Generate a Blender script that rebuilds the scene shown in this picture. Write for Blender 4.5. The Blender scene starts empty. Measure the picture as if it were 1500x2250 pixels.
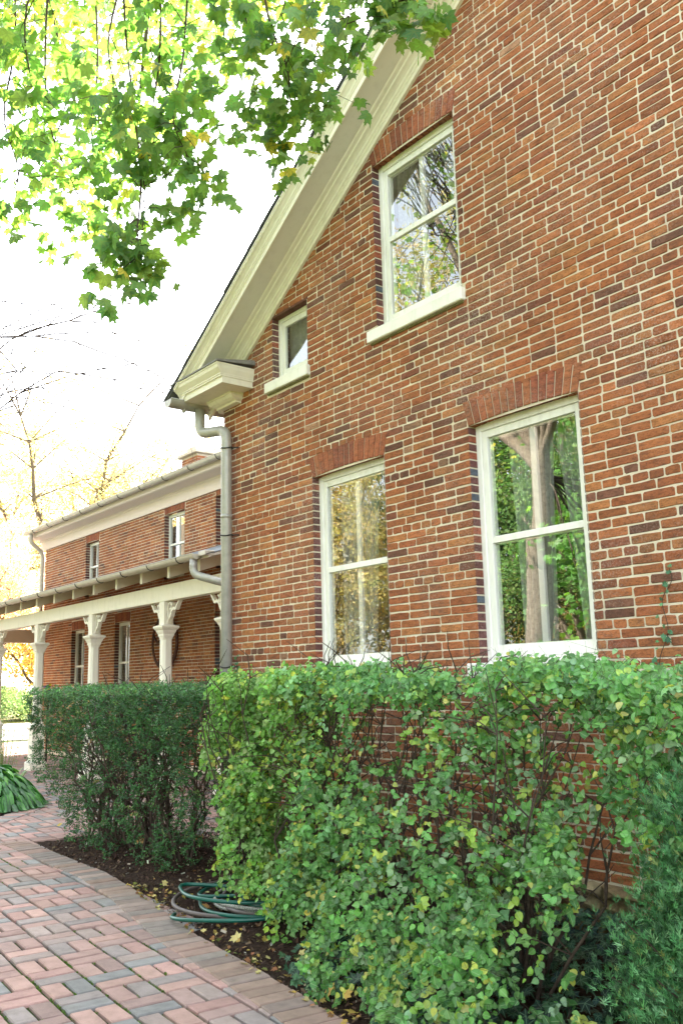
import bpy, math, random
import numpy as np
from mathutils import Matrix, Vector
R_ = math.radians
rng = np.random.default_rng(7); random.seed(7)
sc = bpy.context.scene
# ------------------------------------------------------------------ camera, sky, sun, exposure
YAW, PITCH, ROLL, FPX = R_(-51.7), R_(10.65), R_(-1.45), 1990.0
CAM = np.array([0., 0., 1.4])
def _basis():
    cy, sy, cp, sp = math.cos(YAW), math.sin(YAW), math.cos(PITCH), math.sin(PITCH)
    f = np.array([sy*cp, cy*cp, sp]); r = np.array([cy, -sy, 0]); u = np.cross(r, f)
    c, s = math.cos(ROLL), math.sin(ROLL)
    return c*r+s*u, -s*r+c*u, f
CR, CU, CF = _basis()
cam = bpy.data.cameras.new('camera'); co = bpy.data.objects.new('camera', cam); sc.collection.objects.link(co)
cam.sensor_fit = 'VERTICAL'; cam.sensor_height = 24; cam.lens = FPX/2250*24; cam.clip_start = .05; cam.clip_end = 600
co.matrix_world = Matrix(((CR[0], CU[0], -CF[0], 0), (CR[1], CU[1], -CF[1], 0), (CR[2], CU[2], -CF[2], 1.4), (0, 0, 0, 1)))
sc.camera = co
SUN_AZ, SUN_EL = (-0.35, 0.94), 34      # direction towards the sun, over and behind the house
w = bpy.data.worlds.new('World'); sc.world = w; w.use_nodes = True
nt = w.node_tree; bg = nt.nodes['Background']
sky = nt.nodes.new('ShaderNodeTexSky'); sky.sky_type = 'NISHITA'; sky.sun_disc = False
sky.sun_elevation = R_(SUN_EL); sky.sun_rotation = math.atan2(SUN_AZ[0], SUN_AZ[1])
sky.dust_density = 3.0; sky.air_density = 1.0; sky.ozone_density = 0.6
hs = nt.nodes.new('ShaderNodeHueSaturation'); hs.inputs['Saturation'].default_value = .35
nt.links.new(sky.outputs[0], hs.inputs['Color']); nt.links.new(hs.outputs[0], bg.inputs[0]); bg.inputs[1].default_value = .15
sl = bpy.data.lights.new('sun', 'SUN'); sl.energy = 4.2; sl.angle = R_(.5); sl.color = (1, .93, .82)
so = bpy.data.objects.new('sun', sl); sc.collection.objects.link(so)
sd = Vector((SUN_AZ[0]*math.cos(R_(SUN_EL)), SUN_AZ[1]*math.cos(R_(SUN_EL)), math.sin(R_(SUN_EL))))
so.rotation_euler = sd.to_track_quat('Z', 'Y').to_euler(); so.location = (0, 0, 30)
sc.view_settings.view_transform = 'Standard'; sc.view_settings.look = 'None'; sc.view_settings.gamma = 1
sc.view_settings.exposure = 3.05
sc.cycles.max_bounces = 8; sc.cycles.diffuse_bounces = 4; sc.cycles.glossy_bounces = 3
sc.cycles.transparent_max_bounces = 12; sc.cycles.caustics_reflective = False; sc.cycles.caustics_refractive = False

def at(px, py, depth):
    d = (px-750)/FPX*CR-(py-1125)/FPX*CU+CF
    return CAM+d*depth

# ------------------------------------------------------------------ object helpers
COL = sc.collection
def tag(o, label=None, cat=None, group=None, kind=None):
    if label: o['label'] = label
    if cat: o['category'] = cat
    if group: o['group'] = group
    if kind: o['kind'] = kind
    return o
ORG = {}
def thing(name, loc, label, cat, group=None):
    o = bpy.data.objects.new(name, None); COL.objects.link(o); o.location = loc; o.empty_display_size = .2
    ORG[o.name] = np.array(loc, float)
    return tag(o, label, cat, group)
def org(o):
    return ORG.get(o.name, np.zeros(3)) if o else np.zeros(3)
class MB:
    def __init__(s): s.v = []; s.f = []; s.c = []; s.smooth = []
    def add(s, vs, fs, col=(1, 1, 1), sm=False):
        b = len(s.v); s.v += [tuple(p) for p in vs]; s.c += [col]*len(vs)
        s.f += [tuple(i+b for i in f) for f in fs]; s.smooth += [sm]*len(fs)
    def box(s, x0, x1, y0, y1, z0, z1, col=(1, 1, 1)):
        v = [(x, y, z) for x in (x0, x1) for y in (y0, y1) for z in (z0, z1)]
        s.add(v, [(0, 1, 3, 2), (4, 6, 7, 5), (0, 4, 5, 1), (2, 3, 7, 6), (0, 2, 6, 4), (1, 5, 7, 3)], col)
    def bbox(s, x0, x1, y0, y1, z0, z1, b=.004, col=(1, 1, 1)):      # box with chamfered edges (8 corners cut to 24 verts)
        X, Y, Z = (x0, x1), (y0, y1), (z0, z1); v = []; idx = {}
        for i in (0, 1):
            for j in (0, 1):
                for k in (0, 1):
                    sx, sy, sz = (1-2*i)*b, (1-2*j)*b, (1-2*k)*b
                    for a, p in (('x', (X[i], Y[j]+sy, Z[k]+sz)), ('y', (X[i]+sx, Y[j], Z[k]+sz)), ('z', (X[i]+sx, Y[j]+sy, Z[k]))):
                        idx[(i, j, k, a)] = len(v); v.append(p)
        g = lambda *q: idx[q]; f = []
        for i in (0, 1):
            f.append((g(i,0,0,'x'), g(i,0,1,'x'), g(i,1,1,'x'), g(i,1,0,'x')))
            f.append((g(0,i,0,'y'), g(0,i,1,'y'), g(1,i,1,'y'), g(1,i,0,'y')))
            f.append((g(0,0,i,'z'), g(0,1,i,'z'), g(1,1,i,'z'), g(1,0,i,'z')))
            for j in (0, 1):
                f.append((g(i,j,0,'x'), g(i,j,1,'x'), g(i,j,1,'y'), g(i,j,0,'y')))
                f.append((g(i,0,j,'x'), g(i,1,j,'x'), g(i,1,j,'z'), g(i,0,j,'z')))
                f.append((g(0,i,j,'y'), g(1,i,j,'y'), g(1,i,j,'z'), g(0,i,j,'z')))
                for k in (0, 1): f.append((g(i,j,k,'x'), g(i,j,k,'y'), g(i,j,k,'z')))
        s.add(v, f, col)
    def tube(s, pts, r, n=8, col=(1, 1, 1), caps=True):
        pts = [np.array(p, float) for p in pts]; m = len(pts)
        rs = r if hasattr(r, '__len__') else [r]*m
        vs = []; prev = None
        for i in range(m):
            t = pts[min(i+1, m-1)]-pts[max(i-1, 0)]; t /= (np.linalg.norm(t)+1e-9)
            if prev is None:
                a = np.array([0, 0, 1.]) if abs(t[2]) < .9 else np.array([1., 0, 0])
                a = np.cross(t, a)
            else: a = prev-t*np.dot(prev, t)
            a /= (np.linalg.norm(a)+1e-9); prev = a; b = np.cross(t, a)
            for k in range(n):
                q = 2*math.pi*k/n; vs.append(pts[i]+rs[i]*(math.cos(q)*a+math.sin(q)*b))
        fs = [(i*n+k, i*n+(k+1) % n, (i+1)*n+(k+1) % n, (i+1)*n+k) for i in range(m-1) for k in range(n)]
        if caps: fs += [tuple(range(n))[::-1], tuple((m-1)*n+k for k in range(n))]
        s.add(vs, fs, col, True)
    def sweep(s, prof, p0, p1, fn, col=(1, 1, 1), close=True):    # profile swept between two stations; fn(station, a, b) -> xyz
        n = len(prof); vs = [fn(p0, *q) for q in prof]+[fn(p1, *q) for q in prof]
        m = n if close else n-1
        fs = [(i, (i+1) % n, n+(i+1) % n, n+i) for i in range(m)]
        if close: fs += [tuple(range(n))[::-1], tuple(range(n, 2*n))]
        s.add(vs, fs, col)
    def build(s, name, mat, parent=None, kind=None):
        me = bpy.data.meshes.new(name); o_ = org(parent if parent is None or parent.parent is None else parent.parent)
        v = np.array(s.v, float)-o_
        me.from_pydata(v.tolist(), [], s.f); me.materials.append(mat)
        ca = me.color_attributes.new('col', 'FLOAT_COLOR', 'POINT')
        c = np.ones((len(s.v), 4)); c[:, :3] = np.array(s.c); ca.data.foreach_set('color', c.ravel())
        me.polygons.foreach_set('use_smooth', s.smooth)
        import bmesh
        bm = bmesh.new(); bm.from_mesh(me); bmesh.ops.recalc_face_normals(bm, faces=bm.faces); bm.to_mesh(me); bm.free()
        o = bpy.data.objects.new(name, me); COL.objects.link(o)
        if parent: o.parent = parent
        if kind: o['kind'] = kind
        return o
def fastmesh(name, V, F, C, mat, parent=None, UV=None, smooth=False):
    """V (n,3); F (m,k) all faces with k corners; C (n,3)"""
    me = bpy.data.meshes.new(name); o_ = org(parent if parent is None or parent.parent is None else parent.parent)
    V = np.asarray(V, np.float32)-o_.astype(np.float32); m, k = F.shape
    me.vertices.add(len(V)); me.vertices.foreach_set('co', V.ravel())
    me.loops.add(m*k); me.loops.foreach_set('vertex_index', F.astype(np.int32).ravel())
    me.polygons.add(m); me.polygons.foreach_set('loop_start', np.arange(0, m*k, k, dtype=np.int32))
    me.polygons.foreach_set('loop_total', np.full(m, k, dtype=np.int32))
    if smooth: me.polygons.foreach_set('use_smooth', np.ones(m, bool))
    me.update(calc_edges=True)
    ca = me.color_attributes.new('col', 'FLOAT_COLOR', 'POINT')
    c = np.ones((len(V), 4), np.float32); c[:, :3] = C; ca.data.foreach_set('color', c.ravel())
    if UV is not None:
        ul = me.uv_layers.new(name='UVMap'); ul.data.foreach_set('uv', np.asarray(UV, np.float32)[F.ravel()].ravel())
    me.materials.append(mat); me.validate()
    o = bpy.data.objects.new(name, me); COL.objects.link(o)
    if parent: o.parent = parent
    return o

def curve(pts, n=6):
    P_ = [np.array(p, float) for p in pts]; out = []
    for i in range(len(P_)-1):
        p0, p1, p2, p3 = P_[max(i-1, 0)], P_[i], P_[i+1], P_[min(i+2, len(P_)-1)]
        for k in range(n):
            t = k/n; out.append(.5*((2*p1)+(-p0+p2)*t+(2*p0-5*p1+4*p2-p3)*t*t+(-p0+3*p1-3*p2+p3)*t**3))
    out.append(P_[-1]); return out
# ------------------------------------------------------------------ materials
def M(name):
    m = bpy.data.materials.new(name); m.use_nodes = True
    n = m.node_tree; n.nodes.clear(); out = n.nodes.new('ShaderNodeOutputMaterial')
    return m, n, out
def N(n, t, **k):
    x = n.nodes.new(t)
    for a, b in k.items():
        if a.startswith('i_'): x.inputs[a[2:].replace('_', ' ')].default_value = b
        else: setattr(x, a, b)
    return x
def noise(n, scale, detail=4, rough=.6, vec=None):
    x = N(n, 'ShaderNodeTexNoise', i_Scale=scale, i_Detail=detail, i_Roughness=rough)
    if vec: n.links.new(vec, x.inputs['Vector'])
    return x.outputs['Fac']
def ramp(n, fac, stops):
    x = n.nodes.new('ShaderNodeValToRGB'); e = x.color_ramp.elements
    while len(e) < len(stops): e.new(.5)
    for q, (p, c) in zip(e, stops): q.position = p; q.color = (c, c, c, 1) if not hasattr(c, '__len__') else (*c, 1)
    n.links.new(fac, x.inputs[0]); return x.outputs[0]
def mixc(n, fac, a, b, mode='MIX'):
    x = n.nodes.new('ShaderNodeMix'); x.data_type = 'RGBA'; x.blend_type = mode
    for s, q in ((x.inputs[0], fac), (x.inputs[6], a), (x.inputs[7], b)):
        if isinstance(q, bpy.types.NodeSocket): n.links.new(q, s)
        elif hasattr(q, '__len__'): s.default_value = (*q, 1)
        else: s.default_value = q
    return x.outputs[2]
def mathn(n, op, a, b=None, c=None):
    x = n.nodes.new('ShaderNodeMath'); x.operation = op
    for i, q in enumerate((a, b, c)):
        if q is None: continue
        if isinstance(q, bpy.types.NodeSocket): n.links.new(q, x.inputs[i])
        else: x.inputs[i].default_value = q
    return x.outputs[0]
def bump(n, h, s=.4, d=.01):
    x = N(n, 'ShaderNodeBump', i_Strength=s, i_Distance=d); n.links.new(h, x.inputs['Height']); return x.outputs[0]
def objco(n): return n.nodes.new('ShaderNodeTexCoord').outputs['Object']
def attr(n): return N(n, 'ShaderNodeAttribute', attribute_name='col').outputs['Color']
def pbsdf(n, out, col, rough=.6, normal=None, spec=.5, metal=0.):
    p = n.nodes.new('ShaderNodeBsdfPrincipled')
    for s, q in (('Base Color', col), ('Roughness', rough)):
        if isinstance(q, bpy.types.NodeSocket): n.links.new(q, p.inputs[s])
        else: p.inputs[s].default_value = (*q, 1) if hasattr(q, '__len__') else q
    p.inputs['Specular IOR Level'].default_value = spec; p.inputs['Metallic'].default_value = metal
    if normal: n.links.new(normal, p.inputs['Normal'])
    if out: n.links.new(p.outputs[0], out.inputs[0])
    return p
def mat_brick(name, efflo=.5):
    m, n, out = M(name); oc = objco(n); c = attr(n)
    st = N(n, 'ShaderNodeMapping'); st.inputs['Scale'].default_value = (1, 1, 2.6); n.links.new(oc, st.inputs[0])
    a = noise(n, 16, 6, .7, st.outputs[0]); c = mixc(n, 1., c, ramp(n, a, [(.3, .42), (.5, 1.), (.75, 1.35)]), 'MULTIPLY')
    d = noise(n, 55, 5, .75, st.outputs[0]); c = mixc(n, ramp(n, d, [(.53, 0.), (.64, .75)]), c, (.06, .03, .022))
    # pale lime bloom in drifts, broken up finely
    big = ramp(n, noise(n, 1.1, 3, .6, oc), [(.47, 0.), (.66, 1.)])
    fine = ramp(n, noise(n, 75, 5, .8, oc), [(.50, 0.), (.62, 1.)])
    e = mathn(n, 'MULTIPLY', mathn(n, 'MULTIPLY', big, fine), efflo)
    c = mixc(n, e, c, (.58, .50, .44))
    soot = ramp(n, noise(n, 2.3, 5, .65, oc), [(.48, 0.), (.70, .5)]); c = mixc(n, soot, c, (.10, .06, .045))
    h = mathn(n, 'ADD', noise(n, 90, 5, .7, oc), mathn(n, 'MULTIPLY', a, 1.2))
    pbsdf(n, out, c, .88, bump(n, h, .65, .006), .25); return m
def mat_mortar():
    m, n, out = M('lime_mortar'); oc = objco(n)
    c = ramp(n, noise(n, 9, 5, .6, oc), [(.3, (.62, .54, .41)), (.7, (.78, .70, .56))])
    c = mixc(n, ramp(n, noise(n, 1.3, 3, .5, oc), [(.45, 0.), (.7, .35)]), c, (.30, .23, .17))
    pbsdf(n, out, c, .95, bump(n, noise(n, 160, 4, .7, oc), .6, .004), .2); return m
def mat_paint(name, col, rough=.55, dirt=.25, bscale=60):
    m, n, out = M(name); oc = objco(n)
    st = N(n, 'ShaderNodeMapping'); st.inputs['Scale'].default_value = (1, 1, .25); n.links.new(oc, st.inputs[0])
    c = mixc(n, mathn(n, 'MULTIPLY', ramp(n, noise(n, 14, 6, .7, st.outputs[0]), [(.5, 0.), (.8, 1.)]), dirt), col, [q*.55 for q in (.62, .56, .42)])
    c = mixc(n, ramp(n, noise(n, 90, 4, .8, oc), [(.66, 0.), (.74, .5*dirt*2)]), c, (.22, .19, .14))
    pbsdf(n, out, c, rough, bump(n, noise(n, bscale, 5, .6, oc), .15, .003), .4); return m
def mat_plain(name, c1, c2, scale, rough=.8, bs=.4, bd=.01, spec=.3, metal=0.):
    m, n, out = M(name); oc = objco(n)
    c = ramp(n, noise(n, scale, 6, .65, oc), [(.3, c1), (.7, c2)])
    pbsdf(n, out, c, rough, bump(n, noise(n, scale*4, 5, .7, oc), bs, bd), spec, metal); return m
def mat_leaf(name, trans=.35, rough=.45, spec=.35, tint=(1.5, 1.6, .7), veins=None, vcol=(.35, .5, .25)):
    m, n, out = M(name); c = attr(n)
    oc = objco(n)
    c = mixc(n, 1., c, ramp(n, noise(n, 40, 3, .6, oc), [(.3, .8), (.7, 1.2)]), 'MULTIPLY')
    if veins:
        uv = n.nodes.new('ShaderNodeUVMap'); sp = n.nodes.new('ShaderNodeSeparateXYZ'); n.links.new(uv.outputs[0], sp.inputs[0])
        tot = None
        for ang in veins:
            dx, dy = math.sin(R_(ang)), math.cos(R_(ang))
            cr = mathn(n, 'ABSOLUTE', mathn(n, 'SUBTRACT', mathn(n, 'MULTIPLY', sp.outputs[0], dy), mathn(n, 'MULTIPLY', sp.outputs[1], dx)))
            dt = mathn(n, 'ADD', mathn(n, 'MULTIPLY', sp.outputs[0], dx), mathn(n, 'MULTIPLY', sp.outputs[1], dy))
            k = mathn(n, 'MULTIPLY', mathn(n, 'LESS_THAN', cr, .028), mathn(n, 'GREATER_THAN', dt, 0.))
            tot = k if tot is None else mathn(n, 'MAXIMUM', tot, k)
        c = mixc(n, mathn(n, 'MULTIPLY', tot, .6), c, vcol)
    p = pbsdf(n, None, c, rough, None, spec)
    t = n.nodes.new('ShaderNodeBsdfTranslucent'); n.links.new(mixc(n, 1., c, tint, 'MULTIPLY'), t.inputs[0])
    x = n.nodes.new('ShaderNodeMixShader'); x.inputs[0].default_value = trans
    n.links.new(p.outputs[0], x.inputs[1]); n.links.new(t.outputs[0], x.inputs[2]); n.links.new(x.outputs[0], out.inputs[0])
    return m
def mat_glass():
    m, n, out = M('window_glass')
    t = n.nodes.new('ShaderNodeBsdfTransparent'); t.inputs[0].default_value = (.93, .95, .94, 1)
    g = N(n, 'ShaderNodeBsdfGlossy', i_Roughness=.0); g.inputs[0].default_value = (.90, .93, .92, 1)
    ge = n.nodes.new('ShaderNodeNewGeometry'); dt = n.nodes.new('ShaderNodeVectorMath'); dt.operation = 'DOT_PRODUCT'
    n.links.new(ge.outputs['Normal'], dt.inputs[0]); n.links.new(ge.outputs['Incoming'], dt.inputs[1])
    k5 = mathn(n, 'POWER', mathn(n, 'SUBTRACT', 1., mathn(n, 'ABSOLUTE', dt.outputs['Value'])), 4.0)
    fac = mathn(n, 'MULTIPLY_ADD', k5, .75, .25)      # storm pane and inner pane together
    nrm = bump(n, noise(n, 3.0, 2, .5, objco(n)), .03, .008); n.links.new(nrm, g.inputs['Normal'])
    x = n.nodes.new('ShaderNodeMixShader'); n.links.new(fac, x.inputs[0])
    n.links.new(t.outputs[0], x.inputs[1]); n.links.new(g.outputs[0], x.inputs[2]); n.links.new(x.outputs[0], out.inputs[0]); return m
BRICK = mat_brick('old_red_brick', .6); BRICKW = mat_brick('old_red_brick_wing', .25); MORTAR = mat_mortar()
CREAM = mat_paint('cream_paint', (.84, .80, .68), .55, .25); WHITE = mat_paint('weathered_white_paint', (.87, .86, .80), .5, .35)
SOFFIT = mat_paint('soffit_paint', (.76, .74, .67), .6, .2)
TAUPE = mat_paint('taupe_paint', (.62, .55, .46), .6, .1)
LEAD = mat_plain('lead_flashing', (.17, .165, .16), (.28, .27, .26), 12, .6, .2)
SLATE = mat_plain('grey_slate', (.07, .075, .085), (.15, .155, .17), 6, .7, .5)
ZINC = mat_plain('painted_zinc_pipe', (.34, .335, .31), (.47, .46, .43), 14, .42, .1, .003, .5, .25)
GUT = mat_plain('cream_gutter', (.46, .42, .35), (.58, .53, .45), 8, .45, .1, .003, .5, .1)
IRON = mat_plain('black_strap', (.02, .02, .02), (.05, .045, .04), 30, .6)
RUST = mat_plain('rusty_iron_wheel', (.05, .025, .02), (.12, .05, .035), 20, .7, .5)
STONE = None
GLASS = mat_glass()
CURT = mat_leaf('sheer_curtain', .45, .9, .1, (1, 1, 1))
MOSS = mat_plain('mossy_mortar', (.10, .09, .03), (.26, .24, .11), 40, .95, .8, .01)
DARK = mat_plain('dark_room', (.03, .03, .03), (.06, .055, .05), 2, .9)
BARK = mat_plain('bark', (.09, .065, .045), (.24, .19, .14), 18, .9, .9, .02)
TWIG = mat_plain('twig_bark', (.035, .025, .018), (.10, .072, .052), 30, .9, .5, .004)
PALEBARK = mat_plain('pale_bark', (.10, .08, .06), (.20, .165, .12), 8, .9, .6, .02)

# ------------------------------------------------------------------ scatter templates
def tmpl_round():
    o = [(0, 0), (.33, .12), (.46, .38), (.36, .70), (.14, .94), (0, 1.08)]
    v = [(0, y, 0) for y in ()]
    P = [(0, 0, 0), (0, .5, -.07), (0, 1.10, -.20)]
    for s in (1, -1): P += [(s*x, y-.0, .16*abs(x)/.46-.12*y*y) for x, y in o[1:5]]
    F = [(0, 1, 3), (3, 1, 4), (4, 1, 5), (5, 1, 6), (6, 1, 2), (0, 7, 1), (7, 8, 1), (8, 9, 1), (9, 10, 1), (10, 2, 1)]
    P = np.array(P, float); return P, np.array(F)
def tmpl_polar(pts, droop=.18, petiole=0.):
    full = [(a, r) for a, r in pts]+[(-a, r) for a, r in reversed(pts) if a not in (0, 180)]
    P = [(0, 0, 0)]
    for a, r in full:
        x, y = r*math.sin(R_(a)), r*math.cos(R_(a)); P.append((x, y, -droop*(x*x+y*y)+.12*abs(x)))
    n = len(full); F = [(0, 1+i, 1+(i+1) % n) for i in range(n)]
    if petiole:
        b = len(P); P += [(-.012, 0, 0), (.012, 0, 0), (0, -petiole, -.1)]; F.append((b, b+1, b+2))
    return np.array(P, float), np.array(F)
MAPLE = tmpl_polar([(0, 1.0), (5, .80), (12, .80), (13, .66), (24, .56), (35, .70), (40, .70), (48, .97), (55, .72), (62, .70), (66, .60), (78, .50), (90, .56), (103, .68), (118, .48), (140, .40), (165, .28), (180, .10)], .22, .7)
IVY = tmpl_polar([(0, 1.0), (14, .62), (28, .50), (45, .80), (62, .52), (80, .48), (105, .62), (135, .42), (160, .36), (180, .12)], .15)
def tmpl_small():
    P = np.array([(0, 0, 0), (.27, .5, .10), (0, 1, -.06), (-.27, .5, .10)], float); return P, np.array([(0, 1, 2), (0, 2, 3)])
SMALL = tmpl_small(); ROUND = tmpl_round()
def tmpl_sprig():
    P = []; F = []
    for k, (a, l, w_) in enumerate(((0, 1, .16), (35, .62, .13), (-35, .62, .13), (18, .8, .1), (-20, .75, .1))):
        b = len(P); dx, dy = math.sin(R_(a)), math.cos(R_(a)); z = (.25, -.2, .2, -.12, .1)[k]*.5
        y0 = (0, .15, .25, .4, .5)[k]
        P += [(0, y0, 0), (dx*l*.55+dy*w_*.5, y0+dy*l*.55-dx*w_*.5, z), (dx*l, y0+dy*l, z*1.6), (dx*l*.55-dy*w_*.5, y0+dy*l*.55+dx*w_*.5, z)]
        F += [(b, b+1, b+2), (b, b+2, b+3)]
    return np.array(P, float), np.array(F)
SPRIG = tmpl_sprig()
def tmpl_cluster(k=7, seed=3):
    r = np.random.default_rng(seed); P = []; F = []
    for i in range(k):
        c = r.normal(0, .38, 3); n_ = r.normal(size=3); n_ /= np.linalg.norm(n_); a = np.cross(n_, r.normal(size=3)); a /= np.linalg.norm(a); b_ = np.cross(n_, a)
        s = .2+.12*r.random(); b = len(P)
        P += [c-a*s, c+b_*s*.55, c+a*s, c-b_*s*.55]; F += [(b, b+1, b+2), (b, b+2, b+3)]
    return np.array(P, float), np.array(F)
CLUSTER = tmpl_cluster()
def frames(nrm, up=None, spin=None):
    n = nrm/np.linalg.norm(nrm, axis=1, keepdims=True)
    t = up if up is not None else rng.normal(size=n.shape)
    t = t-n*np.sum(t*n, 1, keepdims=True); t /= np.linalg.norm(t, axis=1, keepdims=True)+1e-9
    b = np.cross(t, n)
    return np.stack([b, t, n], 2)     # columns: x, y, z of the template
def scatter(name, T, pos, Rm, size, cols, mat, parent=None):
    P, F = T; n = len(pos); size = np.asarray(size).reshape(-1, 1, 1)*np.ones((n, 1, 1))
    V = np.einsum('nij,kj->nki', Rm, P)*size+pos[:, None, :]
    FF = (F[None]+(np.arange(n)*len(P))[:, None, None]).reshape(-1, 3)
    C = np.repeat(cols, len(P), 0); UV = np.tile(P[:, :2], (n, 1))
    return fastmesh(name, V.reshape(-1, 3), FF, C, mat, parent, UV)
def palette(n, cols, wts, var=.18):
    c = np.array(cols)[rng.choice(len(cols), n, p=np.array(wts)/sum(wts))]
    return np.clip(c*(1+var*rng.normal(size=(n, 1)))*(1+.06*rng.normal(size=(n, 3))), .005, .95)

# ------------------------------------------------------------------ brick walls
CH = .0563
def brick_col(k, dark=0., u=None, v_=0.):
    p = random.random(); dk = 1.
    if u is not None:
        cl = math.sin(u*2.1+1.7*math.sin(v_*1.3))+math.sin(v_*3.4+u*.9+2)+.8*math.sin(u*5.3-v_*4.1)
        if cl > .6: p = p+.30*min(1, (cl-.6))*random.random(); dk = 1-.10*min(1.2, cl-.6)
        for (a_, b_, c_, d_, k_) in WIN:
            if a_-.2 < u < b_+.12 and c_-.5 < v_ < c_-.08: dk *= 1-.28*random.random()*(1-(c_-.08-v_)/.45); p = min(.97, p+.12)
        p = min(p, .987 if random.random() < .9 else .995)
    if p < .50: c = (.36, .126, .050)
    elif p < .78: c = (.33, .108, .045)
    elif p < .90: c = (.41, .165, .062)
    elif p < .955: c = (.26, .088, .048)
    elif p < .988: c = (.18, .078, .050)
    elif p < .996: c = (.36, .19, .11)
    else: c = (.19, .175, .17)
    v = random.gauss(1, .11)*(1-dark)*dk; return tuple(max(.01, q*v) for q in c)
def one_brick(mb, Pf, u0, u1, v0, v1, depth=.012, col=(1, 1, 1), j=.0026, simple=False):
    w0 = max(-.0022, min(.003, random.gauss(0, .0012))); i = .0032; cr = min(.0075, (u1-u0)*.2)
    J = lambda: random.uniform(-j, j)
    if simple:
        base = [(u0, v0), (u1, v0), (u1, v1), (u0, v1)]
    else:
        a, b, c, d = (random.uniform(.2, 1.5)*cr for _ in range(4)); m = (u0+u1)/2; e = random.uniform(-.03, .03)*(u1-u0)
        base = [(u0+a, v0+J()), (m+e, v0+J()), (u1-b, v0+J()), (u1+J(), v0+b*.8), (u1+J(), v1-c*.8), (u1-c, v1+J()), (m-e, v1+J()), (u0+d, v1+J()), (u0+J(), v1-d*.8), (u0+J(), v0+a*.8)]
    n = len(base); cu, cv = (u0+u1)/2, (v0+v1)/2
    sh = lambda u, v: (u+(i if u < cu else -i)*min(1, abs(u-cu)/((u1-u0)*.3+1e-6)), v+(i if v < cv else -i))
    top = [Pf(*sh(u, v), w0) for u, v in base]; bot = [Pf(u, v, w0-depth) for u, v in base]; mid = [Pf(u, v, w0-.004) for u, v in base]
    vs = top+mid+bot
    fs = [tuple(range(n))]+[(k, (k+1) % n, n+(k+1) % n, n+k) for k in range(n)]+[(n+k, n+(k+1) % n, 2*n+(k+1) % n, 2*n+k) for k in range(n)]
    mb.add(vs, fs, col)
def brick_field(mb, Pf, u0, u1, v0, v1, holes, top=None, simple=False, seed=1, phase=0, skip=None):
    """holes: (ua, ub, va, vb)"""
    random.seed(seed); L = .201; H = .1005; nrow = int((v1-v0)/CH)
    for k in range(nrow):
        va, vb = v0+k*CH+.0046, v0+(k+1)*CH-.0046; vm = (va+vb)/2
        segs = [(u0, u1)]
        for (ha, hb, hva, hvb) in holes:
            if hva-.01 < vm < hvb+.01:
                ns = []
                for a, b in segs:
                    if hb <= a or ha >= b: ns.append((a, b)); continue
                    if ha > a: ns.append((a, ha))
                    if hb < b: ns.append((hb, b))
                segs = ns
        head = (k+phase) % 7 == 3; step = H if head else L
        off = (0, .5)[k % 2]*L if not head else .25*L
        for a, b in segs:
            # brick boundaries in this segment
            edges = [a]; q = u0-L+off
            while q < b:
                if q > a+.045 and q < b-.045: edges.append(q+random.uniform(-.006, .006))
                q += step if random.random() > .06 or head else step*.5
            edges.append(b)
            for i in range(len(edges)-1):
                x0, x1 = edges[i]+(.0047 if i else 0), edges[i+1]-(.0047 if i < len(edges)-2 else 0)
                if top is not None and vb > top((x0+x1)/2): continue
                yo = .0022*math.sin(x0*1.9+k*.35)+random.uniform(-.0012, .0012)
                if skip and skip(x0, x1, va, vb): continue
                one_brick(mb, Pf, x0, x1, va+yo, vb+yo, .012, brick_col(k, 0., None if simple else x0, va), simple=simple)
def backing(mb, Pf, u0, u1, v0, v1, holes, top=None, w=-.0048):
    us = sorted({u0, u1, *[h[0] for h in holes], *[h[1] for h in holes]})
    us = [q for q in us if u0 <= q <= u1]
    if top: us = sorted(set(us+[u0+(u1-u0)*i/24 for i in range(25)]+[-2.6] if u0 < -2.6 < u1 else us))
    for a, b in zip(us[:-1], us[1:]):
        m = (a+b)/2; hs_ = sorted([(h[2], h[3]) for h in holes if h[0] <= m <= h[1]]); z = v0
        for h0, h1 in hs_:
            if h0 > z: mb.add([Pf(a, z, w), Pf(b, z, w), Pf(b, h0, w), Pf(a, h0, w)], [(0, 1, 2, 3)])
            z = max(z, h1)
        ta, tb = (top(a), top(b)) if top else (v1, v1)
        if min(ta, tb) > z: mb.add([Pf(a, z, w), Pf(b, z, w), Pf(b, tb, w), Pf(a, ta, w)], [(0, 1, 2, 3)])
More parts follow.
